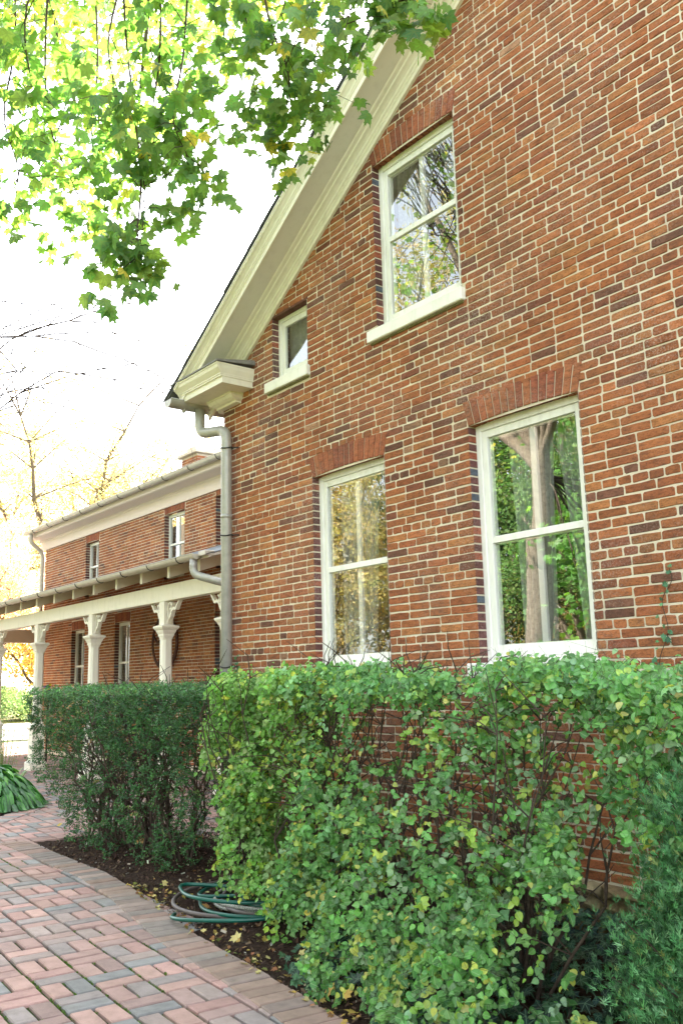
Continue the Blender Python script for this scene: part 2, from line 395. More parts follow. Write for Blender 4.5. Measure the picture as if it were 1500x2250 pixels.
def voussoirs(mb, Pf, ua, ub, vb, vt, flare=.05, n=15, depth=.085, rise=.02):
    """flat, slightly cambered arch of bricks on end"""
    m = (ua+ub)/2
    for i in range(n):
        t0, t1 = i/n, (i+1)/n; g = .0050/(ub-ua)
        p = lambda t: ua+(ub-ua)*t; q = lambda t: ua-flare+(ub-ua+2*flare)*t
        cam_ = lambda t: rise*(1-(2*t-1)**2)
        c = random.choice([(.33, .105, .052), (.36, .12, .058), (.38, .135, .06), (.29, .09, .05)]); v_ = random.gauss(1, .08); c = tuple(x*v_ for x in c)
        b0, b1 = vb+cam_(t0), vb+cam_(t1)
        wj = .0042+random.gauss(0, .0008)
        J = lambda: random.uniform(-.001, .001)
        a_ = [(p(t0+g)+J(), b0), (p(t1-g)+J(), b1), (q(t1-g)+J(), vt+cam_(t1)+J()), (q(t0+g)+J(), vt+cam_(t0)+J())]
        e = .003; cu = sum(x for x, _ in a_)/4; cv = sum(y for _, y in a_)/4
        ins = [(x+(e if x < cu else -e), y+(e if y < cv else -e)) for x, y in a_]
        vs = [Pf(x, y, wj) for x, y in ins]+[Pf(x, y, wj-.004) for x, y in a_]+[Pf(x, y, -depth) for x, y in a_]
        mb.add(vs, [(0, 1, 2, 3)]+[(k, (k+1) % 4, 4+(k+1) % 4, 4+k) for k in range(4)]+[(4+k, 4+(k+1) % 4, 8+(k+1) % 4, 8+k) for k in range(4)], c)
def jambs(mbB, mbM, Pf, u, side, v0, v1, z_off, depth=.075):
    """brick ends lining an opening; side=+1 when the opening lies towards +u"""
    mbM.add([Pf(u+side*.0015, v0, -.001), Pf(u+side*.0015, v1, -.001), Pf(u+side*.0015, v1, -depth), Pf(u+side*.0015, v0, -depth)], [(0, 1, 2, 3)])
    k0 = int((v0-z_off)/CH); k1 = int((v1-z_off)/CH)+1
    for k in range(k0, k1):
        a, b = max(v0, z_off+k*CH+.005), min(v1, z_off+(k+1)*CH-.005)
        if b-a < .015: continue
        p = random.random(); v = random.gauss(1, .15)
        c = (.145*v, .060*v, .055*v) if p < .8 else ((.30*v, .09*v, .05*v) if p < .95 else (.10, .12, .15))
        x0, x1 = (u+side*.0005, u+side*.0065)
        f = [Pf(x1, a+.002, -.003), Pf(x1, b-.002, -.003), Pf(x1, b-.002, -depth+.002), Pf(x1, a+.002, -depth+.002), Pf(x0, a, .0005), Pf(x0, b, .0005), Pf(x0, b, -depth), Pf(x0, a, -depth)]
        mbB.add(f, [(0, 1, 2, 3), (0, 1, 5, 4), (1, 2, 6, 5), (2, 3, 7, 6), (3, 0, 4, 7)], c)

# ================================================================== MAIN HOUSE
YW = 4.3; XL, XR, XM = -7.22, 2.02, -2.6; YB = 13.0
Z0X = lambda x: 5.231+.625*((x if x <= XM else 2*XM-x)+5.6)      # soffit height of the rake
house = thing('brick_house', (-2.6, 4.3, 0), 'tall old red brick gabled house with cream raking eaves on the right', 'house')
Pm = lambda u, v, w_: (u, YW-w_, v)
WIN = [(-4.06, -3.16, 1.50, 3.06, 'R'), (-5.82, -4.92, 1.50, 3.05, 'L'), (-4.95, -4.05, 4.045, 5.40, 'U'), (-6.38, -5.85, 4.03, 4.62, 'S')]
holes = [(a, b, c, d) for a, b, c, d, _ in WIN]
ARCH = [(a-.012, b+.012, d, d+.172+.004) for a, b, c, d, k in WIN if k != 'S']
sills = [(a-.095, b+.03, c-.10, c) for a, b, c, d, k in WIN]
topf = lambda x: Z0X(x)-.03
VB = .30
mb = MB(); brick_field(mb, Pm, XL, XR, VB, 9.0, holes+ARCH+sills, topf, seed=5)
mo = MB(); backing(mo, Pm, XL, XR, .1, 9.0, holes, lambda x: Z0X(x)+.08)
for a, b, c, d, k in WIN:
    if k != 'S': voussoirs(mb, Pm, a, b, d, d+.172, .045, 15, .075, .018)
    else:
        mb.box(a-.01, b+.01, YW+.001, YW+.075, d, d+.02, (.16, .07, .05))
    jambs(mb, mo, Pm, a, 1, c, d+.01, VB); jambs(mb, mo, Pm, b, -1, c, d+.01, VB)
# side walls and back
Ps = lambda u, v, w_: (XL-w_, u, v)
brick_field(mb, Ps, YW+.006, 7.6, VB, 4.1, [], None, True, 8); backing(mo, Ps, YW+.0055, YB, .1, 4.2, [])
mo.box(XR-.2, XR, YW+.02, YB, .1, 4.2); mo.box(XL, XR, YB, YB+.2, .1, 4.2)
mb.build('wall', BRICK, house); mo.build('mortar', MORTAR, house)
# interior: floors and partition close the rooms
it = MB(); it.box(XL+.1, XR-.3, 6.3, 6.4, .1, 5.2); it.box(XL+.05, XR-.3, YW+.35, YB, 3.35, 3.5); it.box(XL+.05, XR-.3, YW+.35, YB, .2, .3)
it.box(-4.6, -4.5, YW+.3, 6.3, .3, 5.6); it.box(-5.2, -5.1, YW+.3, 6.3, 3.5, 5.2)
it.build('interior_partition', DARK, house)
# stone foundation: rough coursed rubble
def mat_stone():
    m, n, out = M('limestone_rubble'); oc = objco(n); c = attr(n)
    c = mixc(n, 1., c, ramp(n, noise(n, 9, 6, .7, oc), [(.3, .35), (.5, .9), (.7, 1.5)]), 'MULTIPLY')
    pbsdf(n, out, c, .95, bump(n, noise(n, 26, 6, .75, oc), 1., .03), .2); return m
STONE = mat_stone()
sb = MB(); random.seed(11); z = -.15
while z < .295:
    h = random.uniform(.06, .11); h = min(h, .298-z); x = XL
    while x < XR:
        l = random.uniform(.13, .34); yj = random.uniform(.0, .05)
        c = random.choice([(.34, .26, .13), (.26, .19, .10), (.42, .34, .20), (.24, .14, .06)])
        vs = []; j = lambda s=.01: random.uniform(-s, s)
        for (dx, dz) in ((.004, .004), (l*.35, .002), (l*.7, .004), (l-.004, .004), (l-.004, h*.55), (l-.004, h-.004), (l*.6, h-.003), (l*.3, h-.005), (.004, h-.004), (.004, h*.4)):
            vs.append((x+dx+j(.006), YW-.02-yj+j(.004)+.012, z+dz+j(.005)))
        n_ = len(vs); ctr = [(x+l*.35, YW-.05-yj+j(.015), z+h*.55), (x+l*.68, YW-.045-yj+j(.015), z+h*.45)]
        back = [(p[0], YW+.06, p[2]) for p in vs]
        fs = [(n_, k, k+1) for k in (0,)]+[(n_, 1, 2), (n_, 2, n_+1), (n_+1, 2, 3), (n_+1, 3, 4), (n_+1, 4, 5), (n_+1, 5, 6), (n_, n_+1, 6), (n_, 6, 7), (n_, 7, 8), (n_, 8, 9), (n_, 9, 0)]
        fs += [(k, (k+1) % n_, n_+2+(k+1) % n_, n_+2+k) for k in range(n_)]
        sb.add(vs+ctr+back, fs, c); x += l
    z += h
    if h < .02: break
sb.build('foundation', STONE, house)

# rake cornice on both slopes
PROF = [(.0, -.118), (.026, -.118), (.026, -.078), (.036, -.074), (.036, -.060), (.052, -.054), (.058, -.040), (.078, -.030), (.104, -.026), (.112, -.014), (.14, -.010), (.15, 0), (.318, 0), (.318, -.012), (.334, -.012), (.334, .040), (.342, .043), (.342, .055), (.350, .060), (.358, .078), (.378, .096), (.398, .104), (.398, .120), (.405, .122), (.405, .134), (0, .134)]
def rakefn(x, w_, h): return (x, YW-w_, Z0X(x)+h)
cb = MB(); cb.sweep(PROF, -7.47, XM, rakefn); cb.sweep(PROF, XM, 2*XM+7.47, rakefn); cb.build('raking_cornice', CREAM, house)
sf = MB()
sf.add([rakefn(-7.4, .155, -.0025), rakefn(-7.4, .313, -.0025), rakefn(XM, .313, -.0025), rakefn(XM, .155, -.0025)], [(0, 1, 2, 3)])
sf.build('soffit_board', SOFFIT, house)
# roof: slates in courses along the verge, deck behind
rf = MB()
for sgn in (1, -1):
    X = lambda x: x if sgn > 0 else 2*XM-x
    vs = [(X(-7.62), YW-.40, Z0X(-7.62)+.136), (X(XM), YW-.40, Z0X(XM)+.136), (X(XM), YB+.4, Z0X(XM)+.136), (X(-7.62), YB+.4, Z0X(-7.62)+.136)]
    vs += [(a, b, c+.02) for a, b, c in vs]
    rf.add(vs, [(0, 1, 2, 3), (4, 5, 6, 7), (0, 1, 5, 4), (1, 2, 6, 5), (2, 3, 7, 6), (3, 0, 4, 7)])
    x = -7.66
    while x < XM:
        x1 = x+.19; d = random.uniform(-.004, .006)
        o_ = .416+d
        for q0, q1 in ((YW-o_, YW-.12), ):
            vs = [(X(x), q0, Z0X(x)+.162), (X(x1+.02), q0, Z0X(x1+.02)+.156), (X(x1+.02), q1, Z0X(x1+.02)+.156), (X(x), q1, Z0X(x)+.162)]
            vs += [(a, b, c+.011) for a, b, c in vs]
            rf.add(vs, [(0, 1, 2, 3), (4, 5, 6, 7), (0, 1, 5, 4), (1, 2, 6, 5), (2, 3, 7, 6), (3, 0, 4, 7)], (1, 1, 1))
        x = x1
rf.build('roof', SLATE, house)
# cornice return at the eave corner, mitred crown profile round three sides
ret = MB()
def ring(mbx, prof, xl, xr, mat=None):
    # prof: (projection, z) from top to bottom; front runs xl..xr at projection 0, widened by projection on left by full amount, on right by .9
    rows = []
    for p, z_ in prof:
        rows.append([(xl-p*.85, YW+.1, z_), (xl-p*.85, YW-p, z_), (xr+p*.42, YW-p, z_), (xr+p*.42, YW+.1, z_)])
    vs = [q for r in rows for q in r]; fs = []
    for i in range(len(rows)-1):
        for k in range(3): fs.append((i*4+k, i*4+k+1, (i+1)*4+k+1, (i+1)*4+k))
    fs += [(0, 1, 2, 3), tuple(len(vs)-4+k for k in range(4))]
    mbx.add(vs, fs)
ring(ret, [(.395, 4.236), (.395, 4.222), (.388, 4.218), (.380, 4.190), (.360, 4.165), (.345, 4.148), (.345, 4.138), (.338, 4.134), (.338, 4.122), (.322, 4.118), (.322, 4.062)], -7.20, -6.84)
ring(ret, [(.135, 4.061), (.135, 4.045), (.125, 4.040), (.110, 4.018), (.085, 4.002), (.060, 3.996), (.060, 3.975)], -7.20, -6.93)
ret.build('cornice_return', CREAM, house)
lp = MB(); lp.add([(-7.55, YW-.405, 4.238), (-6.66, YW-.405, 4.238), (-6.66, YW-.405, 4.25), (-7.55, YW-.405, 4.25), (-7.55, YW, 4.27), (-6.66, YW, 4.27), (-6.66, YW, 4.315), (-7.55, YW, 4.315)], [(0, 1, 2, 3), (4, 5, 6, 7), (0, 1, 5, 4), (1, 2, 6, 5), (2, 3, 7, 6), (3, 0, 4, 7)]); lp.build('lead_flashing', LEAD, house)
ev = MB(); ev.bbox(-7.50, XL-.002, YW-.25, YB, 4.07, 4.19, .006); ev.bbox(-7.36, XL-.004, YW+.02, YB, 3.99, 4.068, .006); ev.build('eave_fascia', SOFFIT, house)
# half round gutter along the side eave
def gutter(mbx, a, b, r, n=10, axis='y', cx=0, z=0, fall=0., cap=True):
    """half-round trough from a to b along axis"""
    ring_ = lambda t, rr: [(math.cos(math.pi+math.pi*k/n)*rr, math.sin(math.pi+math.pi*k/n)*rr) for k in range(n+1)]
    vs = []
    for s_, t in ((0, a), (1, b)):
        zz = z-fall*s_
        for rr in (r, r-.006):
            for p, q in ring_(t, rr): vs.append((cx+p, t, zz+q) if axis == 'y' else (t, cx+p, zz+q))
    m = n+1; fs = []
    for k in range(n):
        fs.append((k, k+1, 2*m+k+1, 2*m+k)); fs.append((m+k, m+k+1, 3*m+k+1, 3*m+k))
    fs += [(0, m, 3*m, 2*m), (n, m+n, 3*m+n, 2*m+n)]
    if cap: fs += [tuple(range(m)), tuple(range(2*m, 3*m))]
    mbx.add(vs, fs, sm=False)
    for e in (-r, r):      # rolled bead
        p0 = (cx+e, a, z) if axis == 'y' else (a, cx+e, z); p1 = (cx+e, b, z-fall) if axis == 'y' else (b, cx+e, z-fall)
        mbx.tube([p0, p1], .007, 6)
g = MB(); gutter(g, 3.84, YB, .072, 10, 'y', -7.475, 4.075, .05); g.tube([(-7.475, 4.0, 4.003), (-7.475, 4.02, 4.003)], .03, 8)
g.build('eave_gutter', ZINC, house)
def bendpath(pts, r=.12, n=6):
    out = [np.array(pts[0], float)]
    for i in range(1, len(pts)-1):
        a, b, c = (np.array(q, float) for q in pts[i-1:i+2]); d0 = a-b; d1 = c-b
        l0, l1 = np.linalg.norm(d0), np.linalg.norm(d1); rr = min(r, l0*.48, l1*.48); s = b+d0/l0*rr; e = b+d1/l1*rr
        for k in range(n+1):
            t = k/n; out.append((1-t)**2*s+2*t*(1-t)*b+t*t*e)
    out.append(np.array(pts[-1], float)); return out
dp = MB(); PX, PY = -7.052, 4.228
dp.tube(bendpath([(-7.43, 4.16, 4.02), (-7.43, 4.16, 3.78), (-7.052, PY, 3.74), (PX, PY, .12)], .10, 7), .050, 16)
for z_ in (2.9, 1.12): dp.tube([(PX, PY, z_), (PX, PY, z_+.035)], .0535, 16)
dpo = dp.build('downpipe', ZINC, house)
db = MB()
for z_ in (3.56, 2.74, 1.56):
    db = MB(); ps = [(PX+math.cos(t)*.057, PY+math.sin(t)*.057, z_+.008*math.sin(t*2)) for t in np.linspace(0, 2*math.pi, 19)]
    db.tube(ps, .006, 6, caps=False); db.tube([(PX+.055, PY+.02, z_), (PX+.10, PY+.075, z_)], .006, 6); db.build('pipe_bracket', IRON, dpo)

# ---- sash windows
def make_window(a, b, c, d, kind):
    w_ = MB(); YF = YW+.066; fw = .045
    ft = d+.016 if kind != 'S' else d
    w_.bbox(a+.003, a+fw, YF, YF+.06, c, ft, .003); w_.bbox(b-fw, b-.003, YF, YF+.06, c, ft, .003)
    w_.bbox(a+fw, b-fw, YF+.001, YF+.06, d-.035, ft, .003)
    w_.bbox(a+fw, b-fw, YF+.001, YF+.06, c, c+.03, .003)
    root = w_.build('window', WHITE, house)
    s_ = MB(); ys = YF+.012; sw = .045; A, B, C_, D_ = a+fw+.002, b-fw-.002, c+.032, d-.037
    s_.bbox(A, A+sw, ys, ys+.03, C_, D_, .003); s_.bbox(B-sw, B, ys, ys+.03, C_, D_, .003)
    s_.bbox(A+sw, B-sw, ys+.001, ys+.03, D_-.05, D_, .003); s_.bbox(A+sw, B-sw, ys+.001, ys+.03, C_, C_+.075, .003)
    zm = C_+(D_-C_)*(.495 if kind != 'S' else 2)
    if kind == 'U': zm = 4.77
    if kind in 'RL': zm = 2.285
    if kind != 'S': s_.bbox(A+sw, B-sw, ys+.001, ys+.03, zm-.022, zm+.022, .003)
    s_.build('storm_sash', WHITE, root)
    if kind != 'S':
        i_ = MB(); yi = ys+.024; m = (a+b)/2
        i_.bbox(A, A+.055, yi, yi+.03, C_, D_, .003); i_.bbox(B-.055, B, yi, yi+.03, C_, D_, .003)
        i_.bbox(A+.055, B-.055, yi+.001, yi+.03, D_-.06, D_, .003); i_.bbox(A+.055, B-.055, yi+.001, yi+.03, C_, C_+.08, .003)
        i_.bbox(A+.055, B-.055, yi+.001, yi+.03, zm-.03, zm+.01, .003)
        i_.bbox(m-.022, m+.022, yi+.002, yi+.028, C_+.08, zm-.03, .002); i_.bbox(m-.022, m+.022, yi+.002, yi+.028, zm+.01, D_-.06, .002)
        i_.build('inner_sash', WHITE, root)
    g_ = MB()
    zs = [(C_+.07, zm-.02), (zm+.02, D_-.045)] if kind != 'S' else [(C_+.07, D_-.045)]
    for z0, z1 in zs:
        # hand-made glass: barely bowed sheet
        nx, nz = 6, 8; vs = []; fs = []
        for i in range(nx+1):
            for j in range(nz+1):
                u, v = i/nx, j/nz; bow = .0005*math.sin(u*5+z0*3)+.0005*math.sin(v*6+u*2)
                vs.append((A+sw-.004+(B-A-2*sw+.008)*u, ys+.016+bow, z0+(z1-z0)*v))
        for i in range(nx):
            for j in range(nz): q = i*(nz+1)+j; fs.append((q, q+nz+1, q+nz+2, q+1))
        g_.add(vs, fs, sm=True)
    g_.build('pane', GLASS, root)
    si = MB(); si.bbox(a-.09, b+.025, YW-.035, YF+.02, c-.095, c-.001, .006)
    if kind in 'US':
        o = si.build('sill', WHITE, root)
    else: si.build('sill', WHITE, root)
    if kind in 'US':
        ms = MB(); ms.bbox(a-.07, b+.015, YW-.012, YW+.006, c-.112, c-.0965, .003); ms.build('mossy_sill_bed', MOSS, root)
    # curtains
    cu = MB()
    def drape(x0, x1, x2, x3, z1, z0, y, amp=.02, k=9):
        nx, nz = 60, 10; vs = []; fs = []
        for i in range(nx+1):
            for j in range(nz+1):
                u, v = i/nx, j/nz; xa = x0+(x2-x0)*v**.7; xb = x1+(x3-x1)*v**.7
                vs.append((xa+(xb-xa)*u, y+amp*math.sin(u*k*2*math.pi+v*1.3)+.01*math.sin(u*40), z1+(z0-z1)*v))
        for i in range(nx):
            for j in range(nz): q = i*(nz+1)+j; fs.append((q, q+nz+1, q+nz+2, q+1))
        cu.add(vs, fs, (.50, .53, .48), True)
    m = (a+b)/2
    if kind == 'R':
        drape(a+.10, m+.05, a+.16, m-.06, d, c-.2, YF+.20); drape(m+.02, b-.05, b-.25, b-.05, d, c-.2, YF+.2, .02, 6)
    elif kind == 'L': drape(a+.03, m+.1, a+.03, m-.05, d, c-.2, YF+.2); drape(m+.12, b-.03, m+.2, b-.03, d, c-.2, YF+.2)
    elif kind == 'U': drape(a+.02, m+.05, a+.02, a+.16, d, c-.1, YF+.18); drape(m+.05, b-.02, b-.16, b-.02, d, c-.1, YF+.18)
    else: drape(a+.02, b-.02, a+.02, b-.02, d, c-.1, YF+.12, .006)
    cu.build('curtain', CURT, root)
    return root
LBL = {'R': 'large sash window with white sheer drapes, nearest the camera', 'L': 'narrow-looking sash window beside the downpipe', 'U': 'upper gable sash window with peeling sill', 'S': 'small attic window tucked under the cornice'}
for q in WIN:
    o = make_window(*q); o['label'] = LBL[q[4]]

# ================================================================== WING
WY = 7.6; WXL, WXR = -20.85, -7.3
wing = thing('brick_wing', (-14, 7.6, 0), 'long two-storey red brick wing set back behind the porch', 'house')
Pw = lambda u, v, w_: (u, WY-w_, v)
WW = [(-14.87, -14.10, 3.3, 4.50), (-18.48, -17.80, 3.3, 4.46), (-13.02, -12.2, 3.3, 4.53), (-16.93, -16.25, 1.15, 2.66), (-19.14, -18.43, 1.15, 2.64), (-13.05, -12.1, .15, 2.60), (-10.6, -9.7, 1.15, 2.66)]
wm = MB(); wmo = MB(); wa = [(a-.03, b+.03, d, d+.19) for a, b, c, d in WW]
brick_field(wm, Pw, WXL, WXR, .1, 4.80, WW+wa, None, True, 21)
backing(wmo, Pw, WXL, WXR, 0, 5.0, WW)
for a, b, c, d in WW:
    voussoirs(wm, Pw, a, b, d, d+.18, .02, 12, .1, .012)
    jambs(wm, wmo, Pw, a, 1, c, d, .1, .10); jambs(wm, wmo, Pw, b, -1, c, d, .1, .10)
Pwl = lambda u, v, w_: (WXL-w_, u, v)
brick_field(wm, Pwl, WY+.006, 13, .1, 4.8, [], None, True, 23); backing(wmo, Pwl, WY+.0065, 13, 0, 5.0, [])
wmo.box(WXL, WXR, 13, 13.1, 0, 5.0); wmo.box(WXL+.3, WXR, 9.4, 9.5, 0, 4.9)
wm.build('wall', BRICKW, wing); wmo.build('mortar', MORTAR, wing)
ww = MB(); wp = MB()
for i, (a, b, c, d) in enumerate(WW):
    f = MB(); yf = WY+.09
    f.bbox(a, a+.05, yf, yf+.05, c, d, .003); f.bbox(b-.05, b, yf, yf+.05, c, d, .003); f.bbox(a+.05, b-.05, yf+.001, yf+.05, d-.06, d, .003); f.bbox(a+.05, b-.05, yf+.001, yf+.05, c, c+.06, .003)
    if i != 5:
        zm = (c+d)/2-.02 if i > 2 else 3.94; f.bbox(a+.05, b-.05, yf+.002, yf+.05, zm-.02, zm+.02, .003)
        if i < 6: f.bbox((a+b)/2-.01, (a+b)/2+.01, yf+.012, yf+.04, c+.06, d-.06, .002)
    else: f.bbox(a+.05, b-.05, yf+.01, yf+.045, .2, 1.1, .01)
    r_ = f.build('window' if i != 5 else 'door', WHITE, wing)
    p = MB(); p.add([(a+.04, yf+.03, c+.05), (b-.04, yf+.03, c+.05), (b-.04, yf+.031, d-.05), (a+.04, yf+.031, d-.05)], [(0, 1, 2, 3)]); p.build('pane', GLASS, r_)
    if 2 < i != 5: f2 = MB(); f2.bbox(a-.06, b+.06, WY-.03, yf+.02, c-.09, c-.001, .005); f2.build('sill', WHITE, r_)
# wing eave: frieze, crown, gutter with straps, roof
PE = [(0, -.36), (.03, -.36), (.03, -.17), (.05, -.15), (.05, -.13), (.28, -.10), (.30, -.085), (.30, .02), (0, .02)]
EZ = 4.985
wc = MB(); wc.sweep(PE, WXL-.25, WXR, lambda t, w_, h: (t, WY-w_, EZ+h)); wc.build('eave_cornice', mat_paint('pinkish_cream_paint', (.70, .60, .53), .6, .15), wing)
wg = MB(); gutter(wg, WXL-.3, WXR, .07, 10, 'x', WY-.38, EZ+.055, .0); wgo = wg.build('eave_gutter', GUT, wing)
ws = MB(); x = WXL+.3
def strap(mbx, x, cy, cz, r, n=9):
    ps = [(x, cy+math.cos(math.pi+math.pi*k/n)*r, cz+math.sin(math.pi+math.pi*k/n)*r) for k in range(n+1)]; mbx.tube(ps, .006, 5)
while x < WXR: ws = MB(); strap(ws, x, WY-.38, EZ+.055, .076); x += .92; ws.build('gutter_strap', IRON, wgo)
wr = MB(); wr.add([(WXL-.3, WY-.36, EZ+.075), (WXR, WY-.36, EZ+.075), (WXR, 10.3, EZ+1.3), (WXL-.3, 10.3, EZ+1.3), (WXR, 13.2, EZ+.05), (WXL-.3, 13.2, EZ+.05)], [(0, 1, 2, 3), (3, 2, 4, 5)])
x = WXL-.3
while x < WXR:
    wr.box(x+.004, x+.246, WY-.375, WY-.05, EZ+.078+random.uniform(0, .008), EZ+.094); x += .25
wr.build('roof', SLATE, wing)
# chimney
cm = MB(); Pc1 = lambda u, v, w_: (u, 9.4-w_, v); Pc2 = lambda u, v, w_: (-16.9+w_, u, v)
brick_field(cm, Pc1, -17.6, -16.9, 5.6, 6.38, [], None, True, 31); brick_field(cm, Pc2, 9.41, 9.9, 5.6, 6.38, [], None, True, 32)
ch = cm.build('chimney', BRICKW, wing)
cc = MB(); cc.box(-17.595, -16.907, 9.407, 9.9, 5.4, 6.38); cc.bbox(-17.68, -16.82, 9.32, 9.98, 6.385, 6.46, .01); cc.bbox(-17.5, -17.05, 9.45, 9.85, 6.461, 6.60, .02); cc.build('chimney_cap', MORTAR, ch)
# wing corner downpipe
wd = MB(); wd.tube(bendpath([(WXL+.02, WY-.38, EZ-.02), (WXL+.02, WY-.38, EZ-.2), (WXL-.02, WY-.07, EZ-.42), (WXL-.02, WY-.07, .1)], .12), .05, 12); wd.build('downpipe', GUT, wing)

# wheel on the wall under the porch
wheel = thing('wagon_wheel', (-14.68, WY-.06, 2.18), 'rusty iron spoked wheel hung on the brick wall under the porch', 'wheel decoration')
def ringtube(mbx, c, R, r, n=40, axis='y', k=8):
    ps = [(c[0]+math.cos(2*math.pi*i/n)*R, c[1], c[2]+math.sin(2*math.pi*i/n)*R) for i in range(n+1)]; mbx.tube(ps, r, k, caps=False)
q = MB(); c0 = (-14.68, WY-.065, 2.18); ringtube(q, c0, .47, .022); ringtube(q, (c0[0], c0[1]-.012, c0[2]), .44, .012); q.build('rim', RUST, wheel)
q = MB(); ringtube(q, c0, .13, .03); q.tube([(c0[0], c0[1]+.05, c0[2]), (c0[0], c0[1]-.08, c0[2])], [.07, .05], 12); q.build('hub', RUST, wheel)
for i in range(5):
    a = R_(20+i*72); q = MB(); q.tube([(c0[0]+math.cos(a)*.1, c0[1], c0[2]+math.sin(a)*.1), (c0[0]+math.cos(a+.25)*.28, c0[1]-.01, c0[2]+math.sin(a+.25)*.28), (c0[0]+math.cos(a)*.46, c0[1], c0[2]+math.sin(a)*.46)], [.028, .018, .024], 8); q.build('spoke', RUST, wheel)

# ================================================================== PORCH
porch = thing('porch', (-14, 6, 0), 'cream wooden porch with scroll brackets and chamfered posts along the wing', 'porch')
PYC = 6.0; PXR, PXL = -9.85, -25.2
q = MB(); q.bbox(PXL, PXR, PYC-.07, PYC+.07, 2.585, 2.815, .006); q.build('beam', CREAM, porch)
q = MB(); q.bbox(PXL+.2, PXL+.34, PYC+.08, WY-.02, 2.50, 2.80, .006); q.build('cross_beam', TAUPE, porch); q = MB(); q.bbox(-20.9, -20.78, PYC+.08, WY-.02, 2.46, 2.76, .006); q.build('cross_beam', TAUPE, porch)
SL = .33; zr = lambda y: 3.0+SL*(y-5.6)
x = PXR-.35; i = 0
while x > PXL:
    q = MB(); q.sweep([(0, 0), (.055, 0), (.055, 1), (0, 1)], 5.70, WY-.02, lambda y, a, h, x=x: (x+a, y, zr(y)-.19+h*.155)); q.build('rafter', CREAM if False else TAUPE, porch)
    q = MB(); q.bbox(x-.002, x+.057, 5.688, 5.699, zr(5.70)-.192, zr(5.70)-.034, .002); q.build('rafter_end', CREAM, porch)
    x -= .83
q = MB(); y0, y1 = 5.62, WY-.01
for (o_, t) in ((0, .03),):
    q.add([(PXL-.1, y0, zr(y0)-.034), (PXR+.05, y0, zr(y0)-.034), (PXR+.05, y1, zr(y1)-.034), (PXL-.1, y1, zr(y1)-.034), (PXL-.1, y0, zr(y0)), (PXR+.05, y0, zr(y0)), (PXR+.05, y1, zr(y1)), (PXL-.1, y1, zr(y1))], [(0, 1, 2, 3), (4, 5, 6, 7), (0, 1, 5, 4), (1, 2, 6, 5), (2, 3, 7, 6), (3, 0, 4, 7)])
q.build('roof_deck', TAUPE, porch)
q = MB(); y = 5.57; rowi = 0
while y < WY-.05:
    x = PXL-.1+(rowi % 2)*.15
    while x < PXR+.05:
        x1 = min(x+.296, PXR+.06); l = .33+random.uniform(-.01, .01); z_a = zr(y)+.016+random.uniform(0, .006); z_b = zr(min(y+l, WY))+.004
        yb = min(y+l, WY-.005)
        q.add([(x, y, z_a-.012), (x1, y, z_a-.012), (x1, yb, z_b), (x, yb, z_b), (x, y, z_a), (x1, y, z_a), (x1, yb, z_b+.01), (x, yb, z_b+.01)], [(4, 5, 6, 7), (0, 1, 5, 4), (1, 2, 6, 5), (2, 3, 7, 6), (3, 0, 4, 7)])
        x += .30
    y += .22; rowi += 1
q.build('slate_roof', mat_plain('pale_slate', (.16, .18, .21), (.30, .32, .36), 4, .6, .4), porch)
q = MB(); gutter(q, PXL-.1, PXR-.12, .066, 10, 'x', 5.545, 3.03, 0); gt = q.build('gutter', GUT, porch)
q = MB(); x = PXR-.55
while x > PXL: q = MB(); strap(q, x, 5.545, 3.03, .072); x -= .83; q.build('gutter_strap', IRON, gt)
q = MB(); q.bbox(PXR-.11, PXR+.06, 5.56, 5.70, 3.0, 3.06, .004); q.build('gutter_end_block', GUT, gt)
q = MB(); bp = bendpath([(PXR-.2, 5.545, 2.97), (PXR-.2, 5.545, 2.78), (PXR+.25, 5.80, 2.62)], .2, 12)
rr = [.048+.004*(i % 2) for i in range(len(bp))]; q.tube(bp, rr, 14); q.build('downpipe', ZINC, porch)
def oct_ring(cx, cy, h, ch_): return [(cx-h+ch_, cy-h), (cx+h-ch_, cy-h), (cx+h, cy-h+ch_), (cx+h, cy+h-ch_), (cx+h-ch_, cy+h), (cx-h+ch_, cy+h), (cx-h, cy+h-ch_), (cx-h, cy-h+ch_)]
def stack(mbx, cx, cy, rows):
    vs = []
    for h, c_, z_ in rows: vs += [(*p, z_) for p in oct_ring(cx, cy, h, c_)]
    fs = [(i*8+k, i*8+(k+1) % 8, (i+1)*8+(k+1) % 8, (i+1)*8+k) for i in range(len(rows)-1) for k in range(8)]
    fs += [tuple(range(8)), tuple(len(vs)-8+k for k in range(8))]; mbx.add(vs, fs)
def ribbon(mbx, pts, wd, cx, s, y0, y1):
    """flat sawn scroll: centre line in (x,z) with width, extruded y0..y1"""
    P_ = np.array(pts, float); n = len(P_)
    L_, R2 = [], []
    for i in range(n):
        t = P_[min(i+1, n-1)]-P_[max(i-1, 0)]; t /= np.linalg.norm(t)+1e-9; nn = np.array([-t[1], t[0]]); w2 = wd[i]/2
        L_.append(P_[i]+nn*w2); R2.append(P_[i]-nn*w2)
    vs = []
    for y in (y0, y1):
        for p in L_+R2: vs.append((cx+s*p[0], y, p[1]))
    m = 2*n; fs = []
    for i in range(n-1):
        fs += [(i, i+1, n+i+1, n+i), (m+i, m+i+1, m+n+i+1, m+n+i), (i, i+1, m+i+1, m+i), (n+i, n+i+1, m+n+i+1, m+n+i)]
    fs += [(0, n, m+n, m), (n-1, 2*n-1, m+2*n-1, m+n-1)]
    mbx.add(vs, fs)
